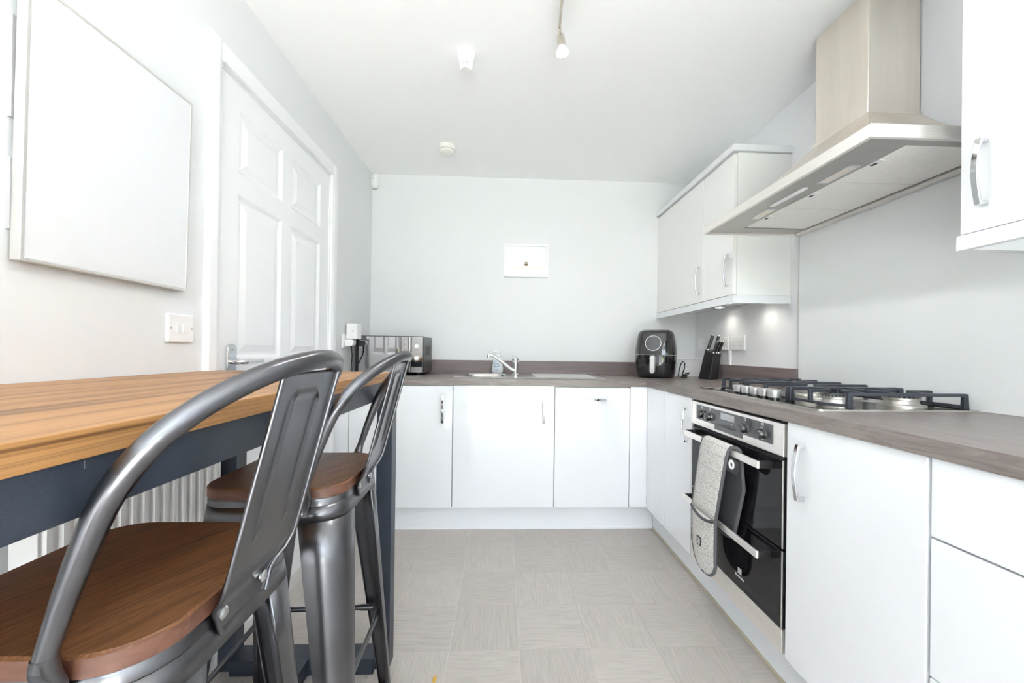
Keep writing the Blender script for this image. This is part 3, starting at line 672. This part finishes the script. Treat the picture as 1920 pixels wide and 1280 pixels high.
def pan_support(y0, y1, burners, cut0=0, cut1=0):
    x0, x1, zt = .150, .548, ZW+.052
    g = MB(); b_ = .0055
    def bar(p, q, w=.0055, h=.010):
        P, Q = Vector(p), Vector(q); d_ = (Q-P).normalized(); s_ = Vector((-d_.y, d_.x, 0)).normalized()*w
        v = [P-s_, P+s_, Q+s_, Q-s_]
        g.hexa([(a.x, a.y, P.z-h if i < 2 else Q.z-h) for i, a in enumerate(v)]+[(a.x, a.y, P.z if i < 2 else Q.z) for i, a in enumerate(v)])
    bar((x0+cut0, y0, zt), (x1, y0, zt)); bar((x0+cut1, y1, zt), (x1, y1, zt)); bar((x1, y0, ZW+.016), (x1, y1, ZW+.016), .005, .009)
    fl = [(x0+cut0, y0), (x0, y0+cut0*1.6), (x0, y1-cut1*1.6), (x0+cut1, y1)]
    for a, b in zip(fl, fl[1:]):
        if a != b: bar((*a, ZW+.016), (*b, ZW+.016), .005, .009)
    for x, y in ((x0+cut0, y0), (x0+cut1, y1), (x1, y0), (x1, y1)):
        if 1:
            g.hexa([(x-.009, y-.006, ZH), (x+.009, y-.006, ZH), (x+.009, y+.006, ZH), (x-.009, y+.006, ZH), (x-.007, y-.0055, zt-.001), (x+.007, y-.0055, zt-.001), (x+.007, y+.0055, zt-.001), (x-.007, y+.0055, zt-.001)])
    for bx, by in burners:
        for dx in (-1, 1):
            e = x0 if dx < 0 else x1
            if len(burners) == 2 and ((dx > 0 and bx < .33) or (dx < 0 and bx > .33)): e = .340
            bar((e, by, zt), (bx+dx*.022, by, zt))
            if e in (x0, x1): g.hexa([(e-.006, by-.0055, ZW+.010), (e+.006, by-.0055, ZW+.010), (e+.006, by+.0055, ZW+.010), (e-.006, by+.0055, ZW+.010), (e-.006, by-.0055, zt-.001), (e+.006, by-.0055, zt-.001), (e+.006, by+.0055, zt-.001), (e-.006, by+.0055, zt-.001)])
        bar((bx, y0, zt), (bx, by-.022, zt)); bar((bx, by+.022, zt), (bx, y1, zt))
    if len(burners) == 2: bar((.340, y0, zt), (.340, y1, zt))
    return obj('pan_support', g, 'cast_iron', hb, bevel=.0018, seg=2)
pan_support(-.700, -.492, [(.215, -.600), (.450, -.590)], 0, .03)
pan_support(-.955, -.715, [(.330, -.835)])
pan_support(-1.165, -.970, [(.235, -1.055), (.450, -1.065)], .032, 0)

# ------------------------------------------------------------------ double oven
OY0, OY1 = -E1-.597, -E1-.003
ovn = thing('double_oven', 'built-in double oven with steel control panel and black glass doors', 'oven', (.28, -.849, .15))
obj('body', box(.022, .560, OY0+.006, OY1-.006, .154, .864), 'black_satin', ovn)
fs = obj('control_panel', box(-.002, .021, OY0+.006, OY1-.006, .760, .861), 'stainless', ovn, bevel=.0015)
obj('panel_glass', MB().box(-.0035, -.002, -1.094, -.600, .787, .850).box(-.0034, -.002, -.935, -.750, .770, .787), 'fascia_glass', fs)
obj('display', box(-.0040, -.0034, -.885, -.795, .818, .843), 'display_grey', fs)
for y in (-.650, -.712, -.950, -1.045):
    k = obj('knob', MB().lathe([(.018, 0), (.018, -.004), (.0155, -.016), (.013, -.019), (.003, -.020)], (-.0035, y, .812), 24, 'x'), 'black_gloss', fs, smooth=40)
    obj('knob_bezel', MB().lathe([(.0195, 0), (.0195, -.002)], (-.0035, y, .812), 24, 'x'), 'chrome', k, smooth=40)
mk = MB()
for y in (-.650, -.712, -.950, -1.045):
    mk.box(-.0042, -.0034, y-.0045, y+.0045, .8385, .8395).box(-.0042, -.0034, y-.0045, y+.0045, .8465, .8475).box(-.0042, -.0034, y-.0045, y-.0035, .8395, .8465).box(-.0042, -.0034, y+.0035, y+.0045, .8395, .8465)
for y in (-.820, -.845, -.870): mk.box(-.0042, -.0034, y-.003, y+.003, .808, .8105)
obj('symbols', mk, 'print_white', fs)
obj('switch_slot', box(-.0042, -.0034, -1.003, -.990, .822, .846), 'black_gloss', fs)
obj('drawer_tab', MB().box(-.0046, -.0034, -.895, -.785, .790, .794).box(-.0046, -.0034, -.890, -.790, .798, .800), 'black_satin', fs)
obj('vent_gap', box(.004, .021, OY0+.010, OY1-.010, .749, .7605), 'rubber', ovn)
def oven_door(z0, z1, hz, name):
    d_ = obj('oven_door', box(0, .020, OY0+.006, OY1-.006, z0, z1), 'black_satin', ovn, bevel=.0015)
    obj('door_glass', box(-.0025, 0, OY0+.010, OY1-.010, z0+.001, z1-.001), 'oven_glass', d_, bevel=.001)
    obj('edge_strip', MB().box(-.002, .0, OY0+.006, OY0+.010, z0, z1).box(-.002, .0, OY1-.010, OY1-.006, z0, z1), 'stainless', d_)
    h_ = obj('handle', MB().box(-.052, -.044, -1.093, -.578, hz-.012, hz+.012), 'stainless', d_, bevel=.002)
    for y, s in ((-1.086, 1), (-.585, -1)):
        obj('handle_bracket', box(-.046, -.002, y-.007, y+.007, hz-.0115, hz+.0115), 'black_satin', h_, bevel=.002)
    return d_
d1_ = oven_door(.478, .748, .722, 'upper')
d2_ = oven_door(.232, .470, .436, 'lower')
obj('bottom_strip', box(-.0015, .021, OY0+.006, OY1-.006, .157, .229), 'stainless', ovn, bevel=.0015)
# maker's emblem and wordmark on the lower door
EY, EZ = -.928, .292
em = MB()
for a, b, c, e in ((-.010, .010, .008, .010), (-.010, .010, -.010, -.008), (-.010, -.008, -.008, .008), (.008, .010, -.008, .008)): em.box(-.0034, -.0024, EY-b, EY-a, EZ+c, EZ+e)
em.box(-.0034, -.0024, EY-.0055, EY-.0035, EZ-.005, EZ+.005).box(-.0034, -.0024, EY-.0035, EY+.004, EZ+.003, EZ+.005).box(-.0034, -.0024, EY-.0035, EY+.002, EZ-.001, EZ+.001).box(-.0034, -.0024, EY+.0005, EY+.0055, EZ-.006, EZ-.004)
obj('emblem', em, 'print_white', d2_)
obj('wordmark', text_mb('Electrolux', .0125, frame((0, -1, 0), (0, 0, 1), (-1, 0, 0), (-.0028, EY, EZ-.021))), 'print_white', d2_)

# ------------------------------------------------------------------ oven glove over the upper handle
gl = thing('oven_glove', 'grey quilted double oven glove draped over the upper oven handle', 'oven glove', (-.055, -.84, .735))
def glove_path():
    # (x, z, y_centre, half width)
    P = []
    def seg(a, b, n, e0=False):
        for k in range(n): t = k/n; P.append(tuple(a[i]+(b[i]-a[i])*t for i in range(4)))
    for k in range(9):                       # rounded lower end of the front pocket
        a = radians(90*k/9); P.append((-.068, .300-.072*cos(a), -.806+.004*k/9, .018+.066*sin(a)))
    seg((-.070, .300, -.802, .084), (-.070, .45, -.798, .087), 5)
    seg((-.070, .45, -.798, .087), (-.064, .70, -.850, .090), 8)
    seg((-.064, .70, -.850, .090), (-.060, .728, -.857, .090), 2)
    for k in range(7):                       # over the handle
        a = radians(180-180*k/6); P.append((-.048+.012*cos(a), .735+.010*sin(a), -.858-.004*k, .090))
    seg((-.036, .72, -.890, .088), (-.024, .60, -.895, .082), 4)
    seg((-.024, .60, -.895, .082), (-.022, .45, -.86, .070), 5)
    for k in range(7):
        a = radians(90*k/6); P.append((-.022, .45-.055*sin(a), -.86+.006*k/6, .015+.055*cos(a)))
    return P
gp = glove_path(); NW = 8; gm = MB()
rows = [[(x - (.004*cos(pi*(j/NW-.5)) if i < 24 else -.002), yc+hw*(2*j/NW-1), z) for j in range(NW+1)] for i, (x, z, yc, hw) in enumerate(gp)]
def sub(rows, a, b, name, mat, par):
    mb = MB(); n = NW+1; mb.v = [p for r in rows[a:b] for p in r]
    for i in range(b-a-1):
        for j in range(NW): mb.f.append((i*n+j, i*n+j+1, (i+1)*n+j+1, (i+1)*n+j))
    return obj(name, mb, mat, par, smooth=60, solid=.009)
nf = 30
sub(rows, 0, 15, 'pocket', 'glove_fabric', gl)
sub(rows, 14, nf+2, 'front_panel', 'glove_fabric', gl)
sub(rows, nf+1, len(rows), 'back_panel', 'glove_lining', gl)
edge = [r[0] for r in rows] ; edge2 = [r[-1] for r in rows]
loop = [rows[0][j] for j in range(NW, -1, -1)]
obj('binding', MB().tube([tuple(p) for p in edge], .0062, 8).tube([tuple(p) for p in edge2], .0062, 8).tube(loop, .006, 8).tube([tuple(p) for p in rows[-1]], .006, 8), 'binding', gl, smooth=60)
seam = [Vector(p) + Vector((-.006, 0, -.018*(1-abs(2*j/NW-1)**2))) for j, p in enumerate(rows[14])]
obj('pocket_seam', MB().tube([tuple(p) for p in seam], .006, 8), 'binding', gl, smooth=60)
q = MB()
for k in range(6):
    i = 16+k*2
    if i < 26: q.tube([(p[0]-.0048, p[1], p[2]) for p in rows[i]], .0011, 5)
obj('quilt_stitch', q, 'grey_plastic', gl)
lbx = -.0815
lp = obj('label_patch', box(lbx, lbx+.004, -.800, -.768, .318, .350), 'black_satin', gl)
e2 = MB()
for a, b, c, e in ((-.011, .011, .009, .011), (-.011, .011, -.011, -.009), (-.011, -.009, -.009, .009), (.009, .011, -.009, .009), (-.004, .005, .003, .005), (-.004, -.002, -.006, .005), (-.004, .003, -.001, .001), (-.004, .005, -.006, -.004)): e2.box(lbx-.0008, lbx, -.784+a, -.784+b, .334+c, .334+e)
obj('emblem', e2, 'print_white', lp)
tb = obj('hanging_tab', MB().prism([(-.930, .712), (-1.000, .704), (-1.003, .672), (-.985, .655), (-.930, .660)], -.060, -.056, 'x'), 'glove_lining', gl, bevel=.001)
ring = MB(); n_ = 24; rr = []
for r_, x_ in ((.0075, -.0602), (.0085, -.0625), (.0155, -.0625), (.0170, -.0602)): rr.append([(x_, -.966+r_*cos(2*pi*j/n_), .687+r_*sin(2*pi*j/n_)) for j in range(n_)])
obj('eyelet', ring.loft(rr, cap=False), 'eyelet', tb, smooth=40)

# ------------------------------------------------------------------ air fryer
af = thing('air_fryer', 'black air fryer with round display and silver drawer handle in the corner', 'air fryer', (.178, .325, ZW))
af.rotation_euler = (0, 0, radians(-30))
def sq(hw, hd, z, n=32, e=3.2):
    o_ = []
    for j in range(n):
        a = 2*pi*j/n; c, s = cos(a), sin(a)
        o_.append((hw*math.copysign(abs(c)**(2/e), c), hd*math.copysign(abs(s)**(2/e), s), z))
    return o_
bp_ = [(.108, 0), (.116, .006), (.124, .04), (.1315, .10), (.1325, .152)]; tp_ = [(.1325, .154), (.131, .19), (.125, .24), (.117, .285), (.108, .308), (.094, .316)]
obj('drawer', MB().loft([sq(r, r, z) for r, z in bp_]), 'black_gloss', af, smooth=40, world=False)
obj('housing', MB().loft([sq(r, r, z) for r, z in tp_]), 'black_gloss', af, smooth=40, world=False)
obj('top_rim', MB().loft([sq(r, r, z) for r, z in ((.092, .3155), (.090, .3185), (.060, .319))]), 'black_satin', af, smooth=40, world=False)
def fy_(z):  # front surface depth at height z
    pr = bp_+tp_
    for (r0, z0), (r1, z1) in zip(pr, pr[1:]):
        if z0 <= z <= z1: return r0+(r1-r0)*(z-z0)/(z1-z0+1e-9)
    return pr[-1][0]
# front insert (tapered satin panel), display with ring, handle
ins = MB(); L_ = []
for z, hw in ((.157, .046), (.19, .052), (.22, .062), (.25, .070), (.275, .075), (.295, .072)):
    L_.append([(-hw, -fy_(z)-.0012+ .004*(hw/.1)**2, z), (-hw*.5, -fy_(z)-.0015, z), (0, -fy_(z)-.0016, z), (hw*.5, -fy_(z)-.0015, z), (hw, -fy_(z)-.0012+.004*(hw/.1)**2, z)])
obj('front_insert', ins.loft(L_, cap=False, closed=False), 'black_satin', af, smooth=60, world=False)
tilt = Matrix.Translation((0, -fy_(.228)-.0005, .228)) @ Matrix.Rotation(radians(-9), 4, 'X')
ds = obj('display', MB().lathe([(.049, 0), (.049, .004), (.002, .0045)], (0, 0, 0), 36, 'y').xf(tilt), 'fascia_glass', af, smooth=40, world=False)
rr = []
for r_, h_ in ((.047, .004), (.0475, .007), (.0505, .007), (.0515, .003)): rr.append([tuple(tilt @ Vector((r_*cos(2*pi*j/36), -h_, r_*sin(2*pi*j/36)))) for j in range(36)])
obj('display_ring', MB().loft(rr, cap=False), 'chrome', ds, smooth=40, world=False)
hd_ = obj('handle', MB().loft([[(x, -y_, z) for x, z in rrect(-.0165+s_, .0165-s_, .032+s_, .150-s_, .015-s_*.5, 5)] for y_, s_ in ((.118, 0), (.160, 0), (.164, .003))]), 'silver_paint', af, smooth=35, world=False)
obj('feet', MB().lathe([(.012, -.0), (.012, .004)], (.07, .07, 0), 10).lathe([(.012, 0), (.012, .004)], (-.07, .07, 0), 10), 'rubber', af, world=False)
af.location.z = ZW+.0002
ca = obj('power_cable', MB().tube([(.338, .335, ZW+.0045), (.337, .325, ZW+.04), (.338, .30, ZW+.09), (.346, .285, ZW+.112), (.356, .28, ZW+.10), (.356, .285, ZW+.06), (.346, .29, ZW+.03), (.350, .28, ZW+.012), (.370, .27, ZW+.022), (.385, .275, ZW+.035), (.375, .29, ZW+.03), (.345, .30, ZW+.010), (.338, .29, ZW+.006), (.340, .27, ZW+.025), (.362, .262, ZW+.018), (.368, .275, ZW+.005), (.345, .285, ZW+.0042)], .004, 8), 'rubber', smooth=70)
tag(ca, 'black bunched power cable beside the air fryer', 'cable')

# ------------------------------------------------------------------ knife block
kb = thing('knife_block', 'black slanted knife block standing against the right wall', 'knife block', (.45, .18, ZW))
b0 = [(.415, .215), (.445, .120), (.512, .150), (.482, .245)]; dx = [.048, .022, .022, .048]; zt = [1.106, 1.073, 1.073, 1.106]
obj('block', MB().hexa([(x, y, ZW) for x, y in b0]+[(x+d_, y+.004, z) for (x, y), d_, z in zip(b0, dx, zt)]), 'black_matt', kb, bevel=.004, seg=3)
kn = [((.470, .205, 1.094), (.503, .195, 1.200), .0125, 'black handled knife, leftmost tall one in the block'), ((.520, .205, 1.096), (.541, .195, 1.198), .0125, 'black handled knife, rightmost tall one in the block'),
      ((.478, .150, 1.076), (.508, .142, 1.160), .0105, 'short black handled knife, left of the front row in the block'), ((.500, .158, 1.078), (.528, .150, 1.160), .0105, 'short black handled knife, middle of the front row in the block'), ((.520, .166, 1.078), (.549, .158, 1.158), .0105, 'short black handled knife, right of the front row in the block')]
for a, b, r, lab in kn:
    t = thing('knife', lab, 'knife', a, 'knives in the knife block'); A, B = Vector(a), Vector(b); ln = (B-A)
    obj('handle', MB().tube([A+ln*.10, A+ln*.25, A+ln*.6, A+ln*.93], [r*.75, r*.95, r, r*1.0], 10, flat=.75), 'black_satin', t, smooth=50)
    obj('bolster', MB().tube([A-ln*.12, A+ln*.11], [r*.7, r*.78], 10, flat=.7), 'chrome', t, smooth=50)
    obj('end_cap', MB().tube([A+ln*.93, A+ln*.97, A+ln*1.0], [r*1.02, r*1.02, r*.7], 10, flat=.8), 'chrome', t, smooth=50)

# ------------------------------------------------------------------ bar table
TX0, TX1, TY0, TY1, TZ = -1.838, -1.252, -2.38, -.935, .9965
tb = thing('bar_table', 'tall bar table with thick oak top and navy steel frame along the left wall', 'table', (-1.52, -1.66, 0))
obj('tabletop', box(TX0, TX1, TY0, TY1, TZ-.028, TZ), 'oak', tb, bevel=.0012)
zA0, zA1 = .914, TZ-.028
obj('apron', MB().box(TX1-.008, TX1-.004, TY0+.03, TY1-.008, zA0, zA1), 'navy_steel', tb, bevel=.001)
obj('apron', MB().box(TX0+.02, TX0+.024, TY0+.03, TY1-.008, zA0, zA1), 'navy_steel', tb, bevel=.001)
for y in (TY1-.012, TY0+.03): obj('apron', MB().box(TX0+.024, TX1-.008, y, y+.004, zA0, zA1), 'navy_steel', tb, bevel=.001)
for y in (-.976, -2.32):
    for x in (-1.796, -1.287):
        obj('leg', box(x, x+.052, y, y+.052, .0, zA1-.002), 'navy_steel', tb, bevel=.0015)
    obj('foot_beam', box(-1.744, -1.281, y-.022, y+.050, .001, .052), 'navy_steel', tb, bevel=.0015)
obj('long_beam', box(-1.585, -1.492, -2.27, -.998, .001, .054), 'navy_steel', tb, bevel=.0015)
for y, z, ln, a in ((-1.60, .945, .012, .3), (-1.545, .943, .018, 1.4), (-1.70, .952, .010, 1.7), (-1.93, .962, .008, 1.5), (-1.48, .935, .004, 0)):
    obj('scratch', box(TX1-.0041, TX1-.0036, y, y+.0006+abs(cos(a))*ln*.25, z-ln/2, z+ln/2), 'scratch_grey', tb)

# ------------------------------------------------------------------ bar stools
def make_stool():
    t = thing('bar_stool', '', 'stool', (0, 0, 0), 'gunmetal bar stools')
    K = .92; H, hs = .7687, .1545
    def kz(z): return 1.0732-(1.0732-z)*K
    # wooden seat
    st_ = obj('seat', MB().loft([[(x, y, H-.024) for x, y in rrect(-hs+.002, hs-.002, -hs+.002, hs-.002, .064, 8)], [(x, y, H-.0225) for x, y in rrect(-hs, hs, -hs, hs, .066, 8)], [(x, y, H-.003) for x, y in rrect(-hs, hs, -hs, hs, .066, 8)]]), 'walnut_edge', t, smooth=35, world=False)
    obj('seat_top', MB().loft([[(x, y, H-.003) for x, y in rrect(-hs, hs, -hs, hs, .066, 8)], [(x, y, H) for x, y in rrect(-hs+.003, hs-.003, -hs+.003, hs-.003, .064, 8)]]), 'walnut', st_, smooth=35, world=False)
    # metal skirt under the seat: seat pan ring, then the deeper band
    s0 = .152; z1, z2, z3 = H-.0245, H-.040, H-.075
    def ring(s, z, r): return [(x, y, z) for x, y in rrect(-s, s, -s, s, r, 8)]
    obj('seat_pan', MB().loft([ring(s0, z1, .064), ring(s0+.0015, z1-.003, .065), ring(s0+.0015, z2, .065)]), 'gunmetal', t, smooth=40, world=False)
    obj('skirt', MB().loft([ring(s0+.0010, z2-.0008, .0645), ring(s0+.0038, z3, .063)], cap=False), 'gunmetal', t, smooth=40, world=False, solid=.002)
    # four pressed sheet legs wrapping the corners
    for qx, qy in ((1, 1), (-1, 1), (-1, -1), (1, -1)):
        rows_ = []
        for k in range(9):
            f_ = k/8; z = z3+.001-(z3+.001)*f_; s = s0+.0038+.0415*f_; r = .063-.030*f_
            e = .024*(1-f_)+.003
            pts = [(s, s-r-e)]
            for j in range(9):
                a = radians(90*j/8); pts.append((s-r+r*cos(a), s-r+r*sin(a)))
            pts.append((s-r-e, s))
            lip = .010
            pts = [(s-lip, s-r-e)]+pts+[(s-r-e, s-lip)]
            rows_.append([(x*qx, y*qy, z) for x, y in pts])
        lg = obj('leg', MB().loft(rows_, cap=False, closed=False), 'gunmetal', t, smooth=38, world=False, solid=.0022)
        s = s0+.044
        obj('foot_cap', MB().loft([[(qx*x, qy*y, z) for x, y in rrect(s-.036, s-.001, s-.036, s-.001, .010, 3)] for z in (0, .012)]), 'rubber', lg, world=False)
    # foot rails between the legs and cross braces under the seat
    zr = .305; q_ = s0+.042*(1-zr/z3)-.014
    e_ = q_-.022
    for a, b in (((-e_, q_), (e_, q_)), ((-e_, -q_), (e_, -q_)), ((q_, -e_), (q_, e_)), ((-q_, -e_), (-q_, e_))):
        A, B = Vector((*a, zr)), Vector((*b, zr))
        obj('foot_rail', MB().tube([A, A.lerp(B, .12), A.lerp(B, .18), A.lerp(B, .82), A.lerp(B, .88), B], [.0095, .0095, .0075, .0075, .0095, .0095], 10, flat=.8), 'gunmetal', t, smooth=50, world=False)
    for sg in (1, -1):
        obj('cross_brace', MB().tube([(-.126, -.126*sg, H-.085), (.126, .126*sg, H-.085)], .008, 8), 'gunmetal', t, smooth=50, world=False)
    # tubular back hoop
    half = [(.082, .1735, .765), (.0895, .1752, .782), (.1020, .1762, .820), (.1164, .1766, .862), (.1385, .1760, .920), (.1560, .1725, .953), (.1770, .1630, .984), (.2000, .1450, 1.010), (.2220, .1180, 1.0305), (.2410, .0840, 1.0460), (.2555, .0435, 1.0560), (.2620, 0, 1.0595)]
    full = [(x, -y, z) for x, y, z in half] + [(x, y, z) for x, y, z in half[::-1][1:]]
    # smooth the path
    P = [Vector(p) for p in full]; dense = []
    for i in range(len(P)-1):
        p0, p1, p2, p3 = P[max(i-1, 0)], P[i], P[i+1], P[min(i+2, len(P)-1)]
        for k in range(4):
            u = k/4; dense.append(.5*((2*p1)+(p2-p0)*u+(2*p0-5*p1+4*p2-p3)*u*u+(3*p1-p0-3*p2+p3)*u**3))
    dense.append(P[-1])
    hp_ = obj('back_hoop', MB().tube(dense[3:-3], [.0088+.0038*min(1, max(0, (p_.z-.79)/.15)) for p_ in dense[3:-3]], 14), 'gunmetal', t, smooth=60, world=False)
    for sg in (1, -1):   # flattened lower ends bolted to the skirt
        mb = MB().loft([[(x+dx_, sg*y, z) for x, y in rrect(-w_, w_, c_-th, c_+th, min(th, w_)*.8, 4)] for z, dx_, c_, w_, th in ((.708, .072, .1580, .0145, .0022), (.735, .076, .1585, .0155, .0026), (.752, .082, .1630, .0150, .0045), (.768, .0865, .1715, .0115, .0080), (.786, .0905, .1754, .0090, .0088))])
        obj('hoop_foot', mb, 'gunmetal', hp_, smooth=45, world=False)
        for dz in (.7155, .7320):
            b_ = MB().lathe([(.006, 0), (.0058, .002), (.003, .0035)], (0, 0, 0), 12, 'y'); b_.v = [(x+.0735, (-y if sg > 0 else y)+sg*.1608, z+dz) for x, y, z in b_.v]
            obj('bolt', b_, 'bolt_steel', hp_, smooth=40, world=False)
    # sheet splat with pressed U groove; profile (x, z, half width)
    pr = [(.1560, .714, .046), (.1562, .740, .056), (.1600, .752, .064), (.1710, .766, .071), (.1800, .785, .0755), (.1885, .815, .0765), (.2023, .87, .0765), (.2150, .92, .077), (.2278, .97, .077), (.2380, 1.01, .0773), (.2462, 1.042, .0776)]
    fine_ = []
    for (a, b) in zip(pr, pr[1:]):
        for k in range(8): u = k/8; fine_.append(tuple(a[i]+(b[i]-a[i])*u for i in range(3)))
    fine_.append(pr[-1])
    NS = 72; rws = []
    for x, z, hw in fine_:
        r_ = []
        for j in range(NS+1):
            v = -1+2*j/NS; y = v*hw
            d_ = 0
            # groove : two long lines and a rounded top
            gw = .0345; zt_ = 1.012
            if kz(.80) < z:
                rc = .013; ya = abs(y)
                if z < zt_-rc: dist = abs(ya-gw)
                elif ya > gw-rc: dist = abs(sqrt((ya-gw+rc)**2+(z-zt_+rc)**2)-rc)
                else: dist = abs(z-zt_)
                d_ += .0042*max(0, 1-dist/.0048)*min(1, (z-kz(.80))/.02)
            ed = (hw-abs(y))
            if ed < .006: d_ += .004*(1-ed/.006)
            r_.append((x+d_-.002*(1-(y/.09)**2) , y, z))
        rws.append(r_)
    sp_ = obj('splat', MB().loft(rws, cap=False, closed=False), 'gunmetal', t, smooth=50, world=False, solid=.0022)
    for sg in (1, -1):
        obj('edge_bead', MB().tube([(x+.0035, sg*hw, z) for x, z, hw in fine_], .0033, 8), 'gunmetal', sp_, smooth=60, world=False)
        obj('bolt', MB().lathe([(.0085, 0), (.0082, .003), (.005, .0052), (.0025, .0048)], (.1568, sg*.0415, .7365), 14, 'x'), 'bolt_steel', sp_, smooth=40, world=False)
    return t
stl = make_stool()
stl.location = (-1.375, -1.758, 0); stl['label'] = 'bar stool in the foreground, wooden seat and grey metal back, at the bottom left'
s2_ = copy_tree(stl); s2_.location = (-1.377, -1.290, 0); s2_.rotation_euler = (0, 0, .033); s2_['label'] = 'bar stool farther from the camera, beside the end leg of the oak table'

# ------------------------------------------------------------------ radiator, wall panel
rd = thing('radiator', 'white ribbed panel radiator on the left wall under the oak table', 'radiator', (-1.79, -1.27, .15))
ry0, ry1, rz0, rz1 = -1.512, -1.030, .15, .80
pts = []; n_ = 16; pitch = (ry1-ry0)/n_
for k in range(n_):
    a = ry0+k*pitch
    pts += [(a, 0), (a+pitch*.18, 0), (a+pitch*.30, .008), (a+pitch*.70, .008), (a+pitch*.82, 0)]
pts.append((ry1, 0))
fx = -1.768
poly = [(fx+o_, y) for y, o_ in pts] + [(fx-.012, ry1), (fx-.012, ry0)]
mb = MB(); m_ = len(pts)
v0 = [(fx+o_, y, rz0+.03) for y, o_ in pts]; v1 = [(fx+o_, y, rz1-.03) for y, o_ in pts]; vb0 = [(fx-.012, y, rz0+.03) for y, o_ in pts]; vb1 = [(fx-.012, y, rz1-.03) for y, o_ in pts]
mb.v = v0+v1+vb0+vb1
for k in range(m_-1):
    mb.f += [(k, k+1, m_+k+1, m_+k), (2*m_+k, 3*m_+k, 3*m_+k+1, 2*m_+k+1), (k, 2*m_+k, 2*m_+k+1, k+1), (m_+k, m_+k+1, 3*m_+k+1, 3*m_+k)]
mb.f += [(0, m_, 3*m_, 2*m_), (m_-1, 3*m_-1, 4*m_-1, 2*m_-1)]
obj('front_panel', mb, 'radiator_paint', rd)
obj('side_cover', box(XL+.022, fx+.004, ry0-.004, ry0, rz0, rz1), 'radiator_paint', rd, bevel=.002)
obj('side_cover', box(XL+.022, fx+.004, ry1, ry1+.004, rz0, rz1), 'radiator_paint', rd, bevel=.002)
for a, b in ((rz1-.031, rz1), (rz0, rz0+.031)): obj('rim', box(fx-.013, fx+.004, ry0, ry1, a, b), 'radiator_paint', rd, bevel=.002)
gr = MB()
for k in range(30): y = ry0+.008+k*(ry1-ry0-.016)/29; gr.box(XL+.024, fx-.013, y-.002, y+.002, rz1-.006, rz1-.001)
obj('top_grille', gr, 'radiator_paint', rd)
for y in (ry0+.1, ry1-.1): obj('wall_bracket', box(XL, XL+.03, y-.015, y+.015, .25, .62), 'radiator_paint', rd)
wb = thing('wall_panel', 'large blank white panel with thin aluminium frame on the left wall', 'wall panel', (XL, -1.30, 1.24))
BY0, BY1, BZ0, BZ1 = -1.508, -1.100, 1.240, 1.803
M_ = Matrix.Translation((XL+.004, 0, BZ0)) @ Matrix.Rotation(radians(.8), 4, 'Y') @ Matrix.Translation((-(XL+.004), 0, -BZ0))
b0_, b1_ = XL+.006, XL+.026
obj('board', box(b0_+.002, b1_-.001, BY0+.006, BY1-.006, BZ0+.006, BZ1-.006).xf(M_), 'board_white', wb)
obj('frame', MB().box(b0_, b1_, BY0, BY0+.007, BZ0, BZ1).box(b0_, b1_, BY1-.007, BY1, BZ0, BZ1).box(b0_, b1_, BY0+.007, BY1-.007, BZ0, BZ0+.007).box(b0_, b1_, BY0+.007, BY1-.007, BZ1-.007, BZ1).xf(M_), 'aluminium', wb, bevel=.001)
for z0, z1 in ((1.30, 1.44), (1.52, 1.72)): obj('wall_bracket', box(XL, XL+.008, BY0-.002, BY0+.03, z0, z1), 'grey_plastic', wb)
# food stains on the vinyl
for x, y, r, lab in ((-1.075, -1.02, .012, 'small ochre food stain on the floor near the table foot'),):
    o = obj('floor_stain', MB().lathe([(r, 0), (r*.7, .0006), (r*.1, .0007)], (0, 0, 0), 11).xf(Matrix.Translation((x, y, .0)) @ Matrix.Diagonal((.6, 1.3, 1, 1))), 'stain_ochre'); tag(o, lab, 'stain')
